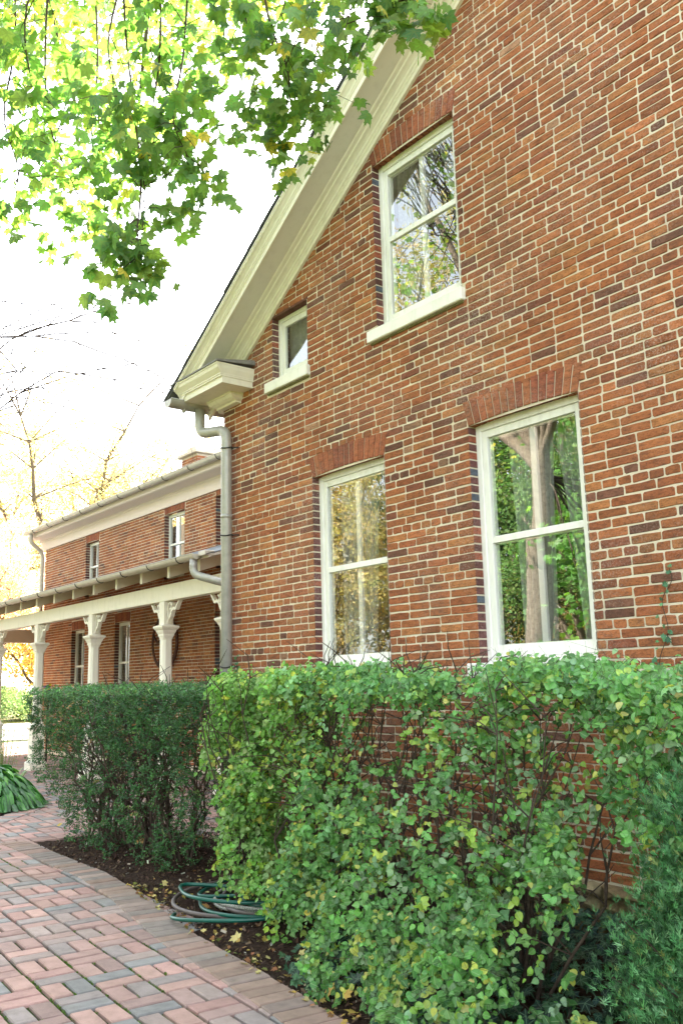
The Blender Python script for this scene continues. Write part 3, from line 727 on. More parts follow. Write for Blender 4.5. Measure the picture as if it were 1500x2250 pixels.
def make_post(cx, cy, half=False):
    q = MB(); h = .085
    stack(q, cx, cy, [(.150, .004, 0), (.150, .004, .125), (.135, .004, .145), (.110, .004, .17), (.110, .004, .70), (.13, .004, .715), (.135, .004, .735), (.13, .004, .755), (.105, .01, .775), (.095, .012, .80), (.078, .030, .86), (.072, .030, 2.05), (.078, .013, 2.09), (.085, .006, 2.105), (.085, .006, 2.125), (.105, .005, 2.165), (.108, .005, 2.18), (.130, .004, 2.205), (.138, .004, 2.222), (.138, .004, 2.24), (.075, .003, 2.262), (.075, .003, 2.584)])
    p_ = q.build('post', CREAM, porch)
    for s in (1, -1):
        if half and s < 0: pass
        b_ = MB()
        c1 = curve([(.085, 2.28), (.11, 2.33), (.165, 2.37), (.20, 2.44), (.25, 2.475), (.31, 2.465), (.345, 2.50), (.385, 2.545), (.42, 2.578)])
        ribbon(b_, c1, [.014+.022*math.sin(math.pi*min(1, (i+2)/len(c1))) for i in range(len(c1))], cx, s, cy-.03, cy+.03)
        c2 = curve([(.125, 2.35), (.10, 2.42), (.10, 2.50), (.135, 2.555), (.18, 2.55), (.195, 2.50), (.175, 2.465), (.155, 2.48)])
        ribbon(b_, c2, [.018]*len(c2), cx, s, cy-.03, cy+.03)
        c3 = curve([(.19, 2.51), (.215, 2.53), (.225, 2.56)]); ribbon(b_, c3, [.014]*len(c3), cx, s, cy-.03, cy+.03)
        b_.build('scroll_bracket', CREAM, p_)
    return p_
for cx in (-11.65, -14.15, -16.62, -18.95, -21.4, -23.9): make_post(cx, PYC)
make_post(PXR-.1, PYC)

# ================================================================== GROUND
gm, gn, go_ = M('lawn'); oc = objco(gn)
c = ramp(gn, noise(gn, .6, 5, .6, oc), [(.3, (.06, .10, .025)), (.7, (.16, .16, .05))]); c = mixc(gn, ramp(gn, noise(gn, 14, 5, .7, oc), [(.5, 0.), (.65, .8)]), c, (.22, .16, .05))
pbsdf(gn, go_, c, .95, bump(gn, noise(gn, 60, 4, .7, oc), .8, .03), .2)
q = MB(); q.add([(-300, -300, -.06), (300, -300, -.06), (300, 300, -.06), (-300, 300, -.06)], [(0, 1, 2, 3)]); q.build('ground', gm, None, 'structure')
CONC = mat_plain('pale_concrete', (.42, .39, .35), (.55, .52, .47), 2, .9, .2)
q = MB(); q.add([(-44, -12, -.04), (-27.5, -14, -.04), (-27.0, 30, -.04), (-40, 32, -.04)], [(0, 1, 2, 3)]); q.build('driveway', CONC, None, 'structure')
q = MB(); q.box(-27.5, -27.25, -14, 30, -.05, -.006); q.build('kerb', CONC, None, 'structure')
# pavers
def mat_paver():
    m, n, out = M('clay_paver'); oc = objco(n); c = attr(n)
    c = mixc(n, 1., c, ramp(n, noise(n, 11, 6, .65, oc), [(.25, .72), (.5, 1.), (.8, 1.22)]), 'MULTIPLY')
    c = mixc(n, ramp(n, noise(n, 120, 4, .8, oc), [(.58, 0.), (.7, .5)]), c, (.10, .08, .07))
    c = mixc(n, ramp(n, noise(n, 1.4, 4, .6, oc), [(.5, 0.), (.75, .5)]), c, (.20, .16, .12))
    pbsdf(n, out, c, .85, bump(n, noise(n, 95, 5, .75, oc), .5, .004), .3); return m
PAVE = mat_paver()
jm, jn, jo = M('paver_joints'); oc = objco(jn)
c = ramp(jn, noise(jn, 2.2, 5, .65, oc), [(.42, (.035, .03, .022)), (.55, (.05, .075, .02)), (.7, (.09, .15, .03))])
pbsdf(jn, jo, c, 1., bump(jn, noise(jn, 150, 4, .7, oc), 1., .01), .1)
ANG = R_(-4.6); CA, SA = math.cos(ANG), math.sin(ANG)
def edge_y(x):     # front edge of the planting bed
    xs = [-8.75, -8.0, -6.96, -6.1, -4.85, -4.2, -3.3, -2.5, -1.0]; ys = [3.16, 3.13, 3.10, 2.98, 2.73, 2.66, 2.54, 2.42, 2.2]
    return float(np.interp(x, xs, ys))
def in_bed(x, y): return x > -8.8-.2*max(0, y-3.2) and y > edge_y(x) and y < 4.4
def in_hbed(x, y): return y < 4.11+(-11.5-x)*.83 and x < -9.0 and y > -2 and x > -14.6 and y < 4.55
PAVC = [(.36, .235, .205), (.39, .24, .21), (.32, .22, .195), (.27, .23, .215), (.225, .222, .215), (.41, .265, .225), (.31, .245, .22)]
pm = MB(); random.seed(3); Um = .229; g_ = .0035
def paver(mbx, cx, cy, lx, ly, ang, z=0., col=None):
    c, s = math.cos(ang), math.sin(ang); col = col or random.choice(PAVC); v = random.gauss(1, .09); col = tuple(q*v for q in col)
    zz = z+random.gauss(0, .0016); tx, ty = random.gauss(0, .008), random.gauss(0, .008); ang2 = random.gauss(0, .006)
    c2, s2 = math.cos(ang+ang2), math.sin(ang+ang2); vs = []
    rnd_ = [random.uniform(0, .004) for _ in range(8)]
    for ins, dz in ((.006, 0), (.0015, -.006), (0, -.03)):
        for a, b in ((-1, -1), (1, -1), (1, 1), (-1, 1)):
            u, v_ = a*(lx/2-ins-rnd_[(a > 0)+2*(b > 0)]), b*(ly/2-ins-rnd_[4+(a > 0)+2*(b > 0)]); vs.append((cx+u*c2-v_*s2, cy+u*s2+v_*c2, zz+dz+u*tx+v_*ty))
    mbx.add(vs, [(0, 1, 2, 3)]+[(k, (k+1) % 4, 4+(k+1) % 4, 4+k) for k in range(4)]+[(4+k, 4+(k+1) % 4, 8+(k+1) % 4, 8+k) for k in range(4)], col)
for i in range(-108, 8):
    for j in range(-6, 62):
        u, v = (i+.5)*Um-2, (j+.5)*Um+.2
        x, y = u*CA-v*SA, u*SA+v*CA
        if not (-27.2 < x < -1.2 and (y < 7.55 or (x < -21.05 and y < 12.5))): continue
        if x > -7.4 and y > 4.15: continue
        far = x < -13
        ye = edge_y(x)-.12
        if in_bed(x, y-.02) or in_hbed(x+.1, y+.1): continue
        if not ((x*-.953+y*.303) > .2 or True): continue
        # skip what lies well outside the view (left of the frame)
        if x > -1.8*y-1 and y < 1.2 and x > -2.6: continue
        if y < .27*(-x)-1.6: continue
        if (i+j) % 2 == 0:
            for k in (-1, 1): paver(pm, x+k*Um/4*CA, y+k*Um/4*SA, Um/2-g_*2-.002, Um-g_*2-.006, ANG)
        else:
            for k in (-1, 1): paver(pm, x-k*(Um/4)*SA, y+k*(Um/4)*CA, Um-g_*2-.001, Um/2-g_*2-.004, ANG)
# border course beside the bed
x = -8.9
while x < -1.6:
    y = edge_y(x); a = math.atan2(edge_y(x+.05)-edge_y(x-.05), .1)
    paver(pm, x+math.sin(a)*.118, y-math.cos(a)*.118, .104, .226, a, .0085, random.choice([(.29, .205, .16), (.26, .20, .17), (.23, .195, .17), (.31, .21, .17)]))
    x += .112*math.cos(a)
# border beside the hosta bed
t = 0.
while t < 3.2:
    x, y = -9.5-t*.77, 2.60+t*.64; paver(pm, x, y, .104, .224, math.atan2(.64, -.77), .0085); t += .112
path = pm.build('brick_path', PAVE, None, 'structure')
q = MB(); q.add([(-27.4, -3, -.018), (-1, -3, -.018), (-1, 13, -.018), (-27.4, 13, -.018)], [(0, 1, 2, 3)]); q.build('path_joints', jm, None, 'structure')
# mulch bed
mm, mn, mo_ = M('mulch'); oc = objco(mn)
c = ramp(mn, noise(mn, 45, 6, .75, oc), [(.3, (.018, .012, .009)), (.55, (.055, .034, .024)), (.75, (.13, .09, .06))])
pbsdf(mn, mo_, c, 1., bump(mn, noise(mn, 70, 6, .75, oc), 1., .03), .1)
def mulch_h(x, y):
    e = max(0., min(1., (y-edge_y(x))/.35)); e2 = max(0, min(1, (x+8.8)/.4))
    return -.012+.055*e*e2+.012*math.sin(x*7+y*5)*e*e2+.008*math.sin(x*19-y*23)*e
q = MB(); nx, ny = 150, 34; vs = []; fs = []
for i in range(nx+1):
    x = -8.85+(8.85-.3)*i/nx
    for j in range(ny+1):
        y0_ = edge_y(x)-.004; y = y0_+(4.32-y0_)*j/ny; vs.append((x, y, mulch_h(x, y)+random.uniform(-.006, .006)*(j > 0)))
for i in range(nx):
    for j in range(ny): a = i*(ny+1)+j; fs.append((a, a+ny+1, a+ny+2, a+1))
q.add(vs, fs, sm=True); q.build('mulch_bed', mm, None, 'structure')
q = MB(); q.add([(-14.6, -2, .012), (-9.1, -2, .012), (-9.6, 2.45, .012), (-12.0, 4.45, .012), (-14.6, 4.5, .012)], [(0, 1, 2, 3, 4)]); q.build('hosta_bed_soil', mm, None, 'structure')
# loose bark chips and pale bits on the mulch
n = 5200; x = rng.uniform(-8.6, -3.2, n); y = np.array([edge_y(a) for a in x])+rng.random(n)**1.3*1.5-.02
z = np.array([mulch_h(a, b) for a, b in zip(x, y)])+.006
col = palette(n, [(.04, .025, .018), (.09, .055, .035), (.16, .11, .07), (.42, .38, .30)], [5, 4, 1.5, .5])
nr = rng.normal(size=(n, 3)); nr[:, 2] = abs(nr[:, 2])+.6
CHIP = (np.array([(-.2, 0, 0), (.2, 0, .05), (.25, 1, 0), (-.15, 1, .1)], float), np.array([(0, 1, 2), (0, 2, 3)]))
LITTER = mat_leaf('litter', .1, .8, .2, (1, 1, 1))
tag(scatter('bark_chips', CHIP, np.c_[x, y, z], frames(nr), rng.uniform(.012, .035, n), col, LITTER), 'dark shredded bark chips strewn over the planting bed', 'mulch', kind='stuff')
# moss and weeds in the joints
n = 5200; js = rng.integers(-4, 16, n); u = rng.uniform(-12, -3, n); v = js*Um+.2+rng.normal(0, .003, n)
midj = rng.random(n) < .45; ii = np.round((u+2)/Um-.5); odd = (ii+js) % 2 == 1; v = np.where(midj & odd, v+Um/2, v)
x, y = u*CA-v*SA, u*SA+v*CA; keep = np.array([(b < edge_y(a)-.26) and not in_hbed(a, b) and math.sin(a*2.1+v_*3) > .15 for a, b, v_ in zip(x, y, v)]); x, y = x[keep], y[keep]; n = len(x)
xx = np.repeat(x, 7)+rng.normal(0, .012, n*7); yy = np.repeat(y, 7)+rng.normal(0, .004, n*7)
nr = rng.normal(size=(n*7, 3)); nr[:, 2] *= .4; upv = np.c_[rng.normal(0, .5, (n*7, 2)), np.ones(n*7)]
LEAFG = mat_leaf('weed_leaf', .3, .6, .3)
tag(scatter('joint_moss', SMALL, np.c_[xx, yy, np.full(n*7, -.014)], frames(nr, upv), rng.uniform(.007, .016, n*7), palette(n*7, [(.07, .14, .03), (.12, .2, .04)], [1, 1]), LEAFG), 'green moss and tiny weeds in the path joints', 'moss', kind='stuff')

# ================================================================== FOLIAGE
G_ROUND = mat_leaf('round_leaf', .28, .45, .3, (1.3, 1.5, .6), [0], (.3, .42, .2))
G_BOX = mat_leaf('boxwood_leaf', .2, .4, .25, (1.2, 1.5, .6))
G_JUN = mat_leaf('juniper_leaf', .12, .6, .15, (1.1, 1.4, .7))
G_IVY = mat_leaf('ivy_leaf', .08, .45, .2, (1.1, 1.4, .6), [0, 45, -45, 105, -105], (.12, .20, .12))
G_MAPLE = mat_leaf('maple_leaf', .60, .4, .35, (1.3, 1.3, .55), [0, 48, -48, 103, -103], (.2, .28, .08))
G_HOSTA = mat_leaf('hosta_leaf', .2, .35, .5, (1.2, 1.5, .5))
def stems(mbx, base, n, height, spread, r0, kinks=6, lean=(0, 0), sub=2, rnd=None, n_side=4, wob=.05, zmax=None):
    rnd = rnd or random; tips = []
    for _ in range(n):
        p = np.array([base[0]+rnd.gauss(0, .05), base[1]+rnd.gauss(0, .05), base[2]]); pts = [p.copy()]
        a = rnd.uniform(0, 2*math.pi); sp = spread*rnd.random()**.6; d = np.array([math.cos(a)*sp+lean[0], math.sin(a)*sp*.6+lean[1], height*rnd.uniform(.7, 1.1)])/kinks
        for k in range(kinks):
            p = p+d*(1+rnd.gauss(0, .15))+np.array([rnd.gauss(0, wob), rnd.gauss(0, wob), 0]); p[2] = min(p[2], zmax or 99); pts.append(p.copy())
            if k > 0 and sub and rnd.random() < .75:
                for _s in range(sub):
                    e = p+np.array([rnd.gauss(0, .14), rnd.gauss(0, .12), rnd.uniform(.02, .25)]); m_ = (p+e)/2+np.array([rnd.gauss(0, .02), rnd.gauss(0, .02), .02])
                    mbx.tube([p, m_, e], [r0*.42, r0*.3, r0*.15], 3, caps=False); tips.append(e)
        mbx.tube(pts, [r0*(1-.75*i/kinks) for i in range(kinks+1)], n_side, caps=False); tips.append(pts[-1])
    return tips
# ---- leafy hedge beneath the windows
hedge = thing('leafy_hedge', (-3.9, 3.2, 0), 'big loose bright green round-leaved hedge in front of the brick gable', 'hedge')
random.seed(41); q = MB()
for bx in np.linspace(-5.0, -2.75, 9):
    stems(q, (bx+random.uniform(-.1, .1), 3.28+random.uniform(-.12, .12), 0), 9, 1.42, .55, .0105, 7, sub=2, wob=.035, zmax=1.44)
q.build('branches', TWIG, hedge)
def vnoise(x, y, z, f=1.):   # cheap smooth pseudo-noise in 0..1
    return .5+.25*(np.sin(x*3.1*f+1.3*np.sin(z*2.7*f))*np.cos(z*3.7*f+.9*np.sin(y*3.3*f))+np.sin(x*6.3*f+z*5.1*f+2)*np.cos(y*5.9*f-z*3.3*f))
def hedge_pts(n):
    out = []
    while sum(len(a) for a in out) < n:
        m = 60000; x = rng.uniform(-5.75, -1.45, m); z = rng.uniform(.03, 1.60, m); t = rng.random(m)**1.5
        # front surface: bellies forward low down, rounded ends
        yf = 2.92+.16*np.clip((z-.75)/.8, 0, 1)-.38*np.clip((.8-z)/.8, 0, 1)*np.clip((x+4.9)/1.2, 0, 1)-.20*np.clip((x+3.2)/1.2, 0, 1)*(z < .9)
        yf = yf+.10*np.sin(x*2.9+z*3)*1.+.06*np.sin(x*7.3-z*5)
        y = yf+t*.85
        top = 1.475+.022*np.sin(x*4.3+1)+.015*np.sin(x*9)+.02*np.sin(x*23+y*11)-.03*np.clip((x+4)/2, 0, 1)-.09*np.clip((x+2.05)/.4, 0, 1)
        topd = top-z
        dens = np.full(m, .05)
        dens = np.maximum(dens, 1.0*np.exp(-np.clip(topd-.07, 0, 9)/.07))
        left = np.clip((-4.35-x)/.5, 0, 1); dens = np.maximum(dens, .60*left*(1-.5*t))
        low = np.clip((.78-z)/.35, 0, 1)*np.clip((1-t*1.6), 0, 1); dens = np.maximum(dens, .62*low)
        right = np.clip((x+3.35)/.5, 0, 1)*np.clip((z-.45)/.2, 0, 1)*np.clip(1-t*1.8, 0, 1); dens = np.maximum(dens, .55*right)
        mid = .34*np.clip(1-t*2, 0, 1); dens = np.maximum(dens, mid)
        nz = vnoise(x, y, z, 1.7); dens = dens*np.clip((nz-.30)*4.2, .08, 1.3)
        hole = np.exp(-((x+3.95)/.55)**2-((z-1.12)/.22)**2)+.8*np.exp(-((x+2.9)/.35)**2-((z-.98)/.2)**2); dens = dens*np.where(topd > .13, 1-.72*np.clip(hole, 0, 1), 1)
        xl = -5.55+.25*np.clip((.9-z)/.9, 0, 1)+.10*np.sin(z*9)
        ok = (topd > 0)&(x > xl)&(x > -1.755*y+.05*np.sin(z*11))&(rng.random(m) < dens)
        ok &= ~((z < .85)&(x > -.80*y-.02+.05*np.sin(z*12)))           # open pocket at lower right
        dep = -x*.771+y*.609; ok &= ~((z < 1.4-.214*dep)&(x < -1.53*y+.05*np.sin(z*14)))
        ok &= ~((z < .8)&(x < -1.70*y+.05*np.sin(z*14)))   # hose lies clear at lower left
        ok &= y < 4.15
        out.append(np.c_[x, y, z][ok])
    return np.concatenate(out)[:n]
def twigs(centres, dirs, length, k, leaf, mat_l, par, T, colf, droop=.25, spread=.5, nm='foliage', stick=.0016, facing=(.45, -.75, .55), fj=.55):
    m = len(centres); L = length(m)[:, None]; d = dirs/np.linalg.norm(dirs, axis=1, keepdims=True)
    t = (np.arange(k)+.5)/k; side = np.cross(d, rng.normal(size=(m, 3))); side /= np.linalg.norm(side, axis=1, keepdims=True)
    P = centres[:, None]+d[:, None]*L[:, None]*(t[None, :, None]-.5); P[..., 2] -= droop*L*(t[None]**2)
    sg = np.where(np.arange(k) % 2 == 0, 1., -1.)[None, :, None]
    U = d[:, None]*.55+side[:, None]*sg*spread*1.6+rng.normal(0, .25, (m, k, 3)); U[..., 2] -= .25
    N_ = np.array(facing)[None, None]+rng.normal(0, fj, (m, k, 3))
    col = np.repeat(colf(m), k, 0)*(1+.10*rng.normal(size=(m*k, 1)))
    if T is ROUND: yl = rng.random(m*k) < .035; col[yl] = palette(int(yl.sum()), [(.42, .44, .09), (.50, .48, .16)], [2, 1])
    sz = leaf(m*k).reshape(m, k)*(1.15-.5*np.abs(t-.45))[None]
    scatter(nm, T, P.reshape(-1, 3), frames(N_.reshape(-1, 3), U.reshape(-1, 3)), sz.ravel(), np.clip(col, .01, .95), mat_l, par)
    ST = (np.array([(-.5, 0, 0), (.5, 0, 0), (.3, 1, 0), (-.3, 1, 0), (0, 0, -.5), (0, 0, .5), (0, 1, .3), (0, 1, -.3)], float), np.array([(0, 1, 2), (0, 2, 3), (4, 5, 6), (4, 6, 7)]))
    F_ = frames(rng.normal(size=(m, 3)), d); F_[:, :, 0] *= stick; F_[:, :, 2] *= stick; F_[:, :, 1] *= L
    scatter('twigs', ST, centres-d*L*.5, F_, np.ones(m), np.tile((.5, .4, .3), (m, 1)), TWIG, par)
P_ = hedge_pts(5600); n = len(P_)
dr = rng.normal(size=(n, 3))*.7+np.array([.15, -.45, .25])
def hcol(m):
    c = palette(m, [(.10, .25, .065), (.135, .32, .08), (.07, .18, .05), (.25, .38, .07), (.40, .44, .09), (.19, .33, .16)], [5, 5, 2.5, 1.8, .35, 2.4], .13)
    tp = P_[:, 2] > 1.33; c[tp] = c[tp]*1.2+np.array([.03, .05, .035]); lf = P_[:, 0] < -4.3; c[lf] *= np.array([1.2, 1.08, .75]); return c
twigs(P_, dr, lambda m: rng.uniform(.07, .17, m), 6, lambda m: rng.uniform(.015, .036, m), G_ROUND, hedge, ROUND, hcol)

# ---- boxwood hedge at the house corner
box = thing('boxwood_hedge', (-7.9, 3.6, 0), 'dark clipped boxwood hedge with flat top beside the brick path', 'hedge')
random.seed(5); q = MB()
for bx in np.linspace(-8.5, -6.7, 7):
    stems(q, (bx, 3.68+random.uniform(-.1, .1), 0), 8, 1.25, .5, .014, 7, sub=3, wob=.05, zmax=1.34)
q.build('branches', TWIG, box)
def box_pts(n):
    out = []
    while sum(len(a) for a in out) < n:
        m = 120000; x = rng.uniform(-9.35, -6.05, m); y = rng.uniform(3.2, 4.15, m); z = rng.uniform(.04, 1.43, m)
        t = np.minimum.reduce([x+9.28, -6.1-x+.6, y-3.27, 4.12-y, 1.405-z])
        t = t+.035*np.sin(x*11+z*7)+.03*np.sin(z*13+x*5)
        taper = np.clip((.55-z)/.55, 0, 1); t = t-taper*(.55*(x < -8.3)*np.clip((-8.2-x), 0, 1)+.02)
        shell = np.exp(-np.clip(t, 0, 9)/.10)
        upper = np.clip((z-.75)/.3, 0, 1)
        dens = (.07+.93*shell)*(.5+.5*upper)
        nz = vnoise(x, y, z, 2.1); thr = .20+.16*(1-upper)
        dens = dens*np.clip((nz-thr)*4.5, 0.02, 1)
        ok = (t > -.01)&(rng.random(m) < dens); out.append(np.c_[x, y, z][ok])
    return np.concatenate(out)[:n]
P_ = box_pts(7600); n = len(P_)
dr = rng.normal(size=(n, 3))*.7+np.array([.1, -.35, .5])
def bcol(m):
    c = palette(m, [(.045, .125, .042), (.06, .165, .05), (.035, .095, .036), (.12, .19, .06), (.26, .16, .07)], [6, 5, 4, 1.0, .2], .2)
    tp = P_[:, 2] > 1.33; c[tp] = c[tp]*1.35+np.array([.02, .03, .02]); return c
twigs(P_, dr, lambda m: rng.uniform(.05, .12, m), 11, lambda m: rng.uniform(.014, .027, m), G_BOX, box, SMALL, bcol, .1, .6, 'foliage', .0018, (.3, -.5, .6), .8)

# ---- juniper at the lower right
jun = thing('juniper', (-2.0, 2.95, 0), 'blue-green feathery juniper at the right edge beside the ivy', 'shrub')
random.seed(9); q = MB(); pos = []; ups = []
for k in range(250):
    a = random.uniform(0, 2*math.pi); r0 = random.random()**.4; zt = random.uniform(.10, 1.08)
    rad = .48*(1-.40*max(0, zt-.45)/.55)
    tip = np.array([-1.70+math.cos(a)*rad*r0, 3.02+math.sin(a)*rad*r0*.95, zt]); b = np.array([-1.72, 3.0, max(0, zt-.55)])
    mid = (b+tip)/2+np.array([0, 0, .08]); q.tube([b, mid, tip], [.010, .006, .002], 4, caps=False)
    for s in range(36):
        t = .35+.65*random.random()**.6; c_ = (1-t)**2*b+2*t*(1-t)*mid+t*t*tip
        d = (tip-b); d /= np.linalg.norm(d)+1e-9
        for e in range(5):
            pos.append(c_+np.array([random.gauss(0, .05), random.gauss(0, .05), random.gauss(0, .035)])); ups.append(d+np.array([random.gauss(0, .45), random.gauss(0, .45), .35+random.gauss(0, .3)]))
q.build('branches', TWIG, jun); P_ = np.array(pos); U_ = np.array(ups); n = len(P_)
nr = rng.normal(size=(n, 3))+np.array([.3, -.6, .6])
scatter('foliage', SPRIG, P_, frames(nr, U_), rng.uniform(.020, .036, n), palette(n, [(.06, .17, .06), (.08, .23, .08), (.16, .34, .15), (.04, .10, .04), (.17, .24, .07)], [5, 5, 2.5, 3, .9], .22), G_JUN, jun)

# ---- ivy ground cover and a climbing strand
n = 3600; x = rng.uniform(-4.3, -.9, n); y = rng.uniform(2.15, 4.27, n)
ey = np.array([edge_y(a) for a in x]); k = (y > ey+.03+.04*np.sin(x*9))&(x > -4.15+.35*(y-2.6))&~((x < -3.6)&(y > 3.6)); x, y = x[k], y[k]; n = len(x)
hz = .10+.16*np.clip((x+3.9)/1.2, 0, 1)*(.6+.4*np.sin(x*3+y*2)); hz *= np.clip((y-np.array([edge_y(a) for a in x]))/.3, .15, 1)
z = .04+hz*rng.random(n)**.5
nr = rng.normal(size=(n, 3))*.38+np.array([.15, -.42, .8]); upv = rng.normal(size=(n, 3))+np.array([.3, -.9, -.3])
col = palette(n, [(.018, .050, .028), (.026, .070, .036), (.014, .034, .024), (.035, .085, .034), (.018, .045, .045)], [4, 4, 3, 2, 1.2], .2)
tag(scatter('ivy_ground_cover', IVY, np.c_[x, y, z], frames(nr, upv), rng.uniform(.030, .052, n), col, G_IVY), 'dark veined ivy carpeting the ground at the foot of the hedge', 'ivy', kind='stuff')
vine = thing('climbing_ivy', (-2.72, 4.27, 1.0), 'thin ivy strand climbing the brick wall at the right', 'ivy')
pts = [(-2.76, 4.288, .9), (-2.73, 4.285, 1.2), (-2.77, 4.285, 1.45), (-2.70, 4.284, 1.62), (-2.72, 4.285, 1.78), (-2.655, 4.286, 1.88), (-2.665, 4.288, 1.95)]
q = MB(); q.tube(curve(pts, 5), .0022, 5); q.build('stem', TWIG, vine)
cv = np.array(curve(pts, 8)); sel = cv[rng.integers(0, len(cv), 34)]
n = len(sel); P_ = sel+np.c_[rng.normal(0, .016, n), -.008-.015*rng.random(n), rng.normal(0, .01, n)]
nr = rng.normal(size=(n, 3))*.3+np.array([.2, -1, .35]); upv = rng.normal(size=(n, 3))*.7+np.array([0, 0, -.6])
scatter('leaves', IVY, P_, frames(nr, upv), rng.uniform(.016, .030, n), palette(n, [(.09, .24, .09), (.06, .17, .08)], [1, 1]), G_IVY, vine)
# ivy sprigs on the foundation and behind the downpipe
cl = thing('corner_ivy', (-6.98, 4.27, 1.4), 'small ivy sprig beside the foot of the downpipe', 'ivy')
q = MB(); q.tube(curve([(-6.98, 4.29, .9), (-6.96, 4.285, 1.3), (-6.97, 4.285, 1.62)], 5), .002, 5); q.build('stem', TWIG, cl)
n = 16; P_ = np.c_[rng.normal(-6.96, .025, n), rng.uniform(4.25, 4.28, n), rng.uniform(1.3, 1.66, n)]; nr = rng.normal(size=(n, 3))*.3+np.array([.3, -1, .35])
scatter('leaves', IVY, P_, frames(nr), rng.uniform(.018, .03, n), palette(n, [(.08, .20, .07)], [1]), G_IVY, cl)

# ---- hosta
hosta = thing('hosta', (-11.35, 3.72, 0), 'mounded green hosta with drooping leaves at the left path edge', 'plant')
NL = 900; V = []; F = []; C = []; seg = 7; uv = []
for k in range(NL):
    a = random.uniform(0, 2*math.pi); rr_ = random.random()**.7; L = random.uniform(.15, .23); w_ = L*random.uniform(.14, .19)
    cx, cy = -11.95+math.cos(a)*.80*rr_, 3.72+math.sin(a)*.56*rr_; z0 = .07+.34*(1-rr_**2); c = random.choice([(.045, .15, .04), (.06, .20, .05), (.08, .26, .05), (.04, .12, .04)])
    if rr_ < .5 and random.random() < .4: c = (.13, .34, .05)
    b = len(V); el = random.uniform(.2, .9)*(1.2-rr_)
    for s in range(seg+1):
        t = s/seg; rad = L*t; zz = z0+rad*el-1.15*rad*rad/L*(.6+.5*rr_); ww = w_*math.sin(math.pi*min(.97, t*.9+.06))**.8
        dx, dy = math.cos(a), math.sin(a)
        V += [(cx+dx*rad-dy*ww, cy+dy*rad+dx*ww, max(.02, zz+.02)), (cx+dx*rad, cy+dy*rad, max(.015, zz-.008)), (cx+dx*rad+dy*ww, cy+dy*rad-dx*ww, max(.02, zz+.02))]; C += [c]*3
    for s in range(seg):
        i = b+s*3; F += [(i, i+1, i+4, i+3), (i+1, i+2, i+5, i+4)]
fastmesh('leaves', np.array(V), np.array(F), np.array(C), G_HOSTA, hosta, smooth=True)
# ---- airy grass plant behind the hosta
gr = thing('seed_head_plant', (-13.4, 4.4, 0), 'wispy pale green plant with seed stems behind the hosta', 'plant')
q = MB(); pos = []
for k in range(46):
    a = random.uniform(0, 6.28); r_ = random.random()*.3; b = np.array([-13.4+math.cos(a)*r_*.5, 4.35+math.sin(a)*r_*.5, 0]); t_ = b+np.array([math.cos(a)*r_, math.sin(a)*r_, random.uniform(.5, .98)])
    q.tube([b, (b+t_)/2+np.array([0, 0, .05]), t_], [.003, .0025, .0015], 3, (.22, .30, .08), caps=False)
    for s in range(14): f_ = .5+.5*random.random(); pos.append(b+(t_-b)*f_+np.array([random.gauss(0, .025)]*2+[0]))
q.build('stems', LEAFG, gr); P_ = np.array(pos); n = len(P_)
scatter('seed_heads', SMALL, P_, frames(rng.normal(size=(n, 3))), rng.uniform(.012, .026, n), palette(n, [(.42, .40, .14), (.22, .34, .08), (.4, .28, .12)], [2, 3, 1]), LEAFG, gr)['kind'] = 'stuff'
# second clump of strappy bright leaves
gr2 = thing('daylily_clump', (-12.2, 3.75, 0), 'bright green strappy leaves behind the hosta mound', 'plant')
V = []; F = []; C = []
for k in range(110):
    a = random.uniform(0, 6.28); L = random.uniform(.3, .5); b = len(V); cx, cy = -12.7+random.gauss(0, .14), 4.1+random.gauss(0, .12); c = random.choice([(.12, .34, .06), (.16, .42, .07), (.09, .26, .05)])
    for s in range(6):
        t = s/5; rad = L*t*.7; zz = .05+L*1.5*t*(1-.55*t); ww = .013*(1-t*.8); dx, dy = math.cos(a), math.sin(a)
        V += [(cx+dx*rad-dy*ww, cy+dy*rad+dx*ww, zz), (cx+dx*rad+dy*ww, cy+dy*rad-dx*ww, zz)]; C += [c]*2
    for s in range(5): i = b+s*2; F.append((i, i+1, i+3, i+2))
fastmesh('leaves', np.array(V), np.array(F), np.array(C), G_HOSTA, gr2, smooth=True)

# ---- garden hoses, coiled
def hose(label, col1, col2, loops, r=.0115, rough=.35, speck=False):
    m, n_, o_ = M('hose_rubber'); oc = objco(n_)
    c = ramp(n_, noise(n_, 220 if speck else 6, 3, .6, oc), [(.42, col1), (.58, col2)] if speck else [(.3, col1), (.7, col2)])
    pbsdf(n_, o_, c, rough, None, .5)
    q = MB(); pts = []
    for (cx, cy, ra, rb, rot, a0, a1, z0, z1) in loops:
        nn = max(8, int(abs(a1-a0)/12))
        for i in range(nn+1):
            t = i/nn; a = R_(a0+(a1-a0)*t); x_, y_ = ra*math.cos(a), rb*math.sin(a); c_, s_ = math.cos(R_(rot)), math.sin(R_(rot))
            pts.append((HX+cx+x_*c_-y_*s_, HY+cy+x_*s_+y_*c_, z0+(z1-z0)*t+.004*math.sin(a*3)))
    q.tube(curve(pts[::2], 4), r, 10); return tag(q.build('garden_hose', m), label, 'garden hose')
B0 = .055; HX, HY = .06, .08
hose('glossy dark green garden hose coiled on the mulch, its loop reaching the path', (.0, .065, .045), (.0, .10, .07),
     [(-5.16, 3.40, .52, .62, 38, 200, 560, B0+.02, B0+.045), (-5.02, 3.55, .46, .55, 30, 200, 550, B0+.05, B0+.06), (-5.28, 3.30, .50, .50, 20, 190, 420, B0+.075, B0+.08), (-5.02, 2.93, .40, .24, 28, 60, -190, B0+.085, B0-.03)])
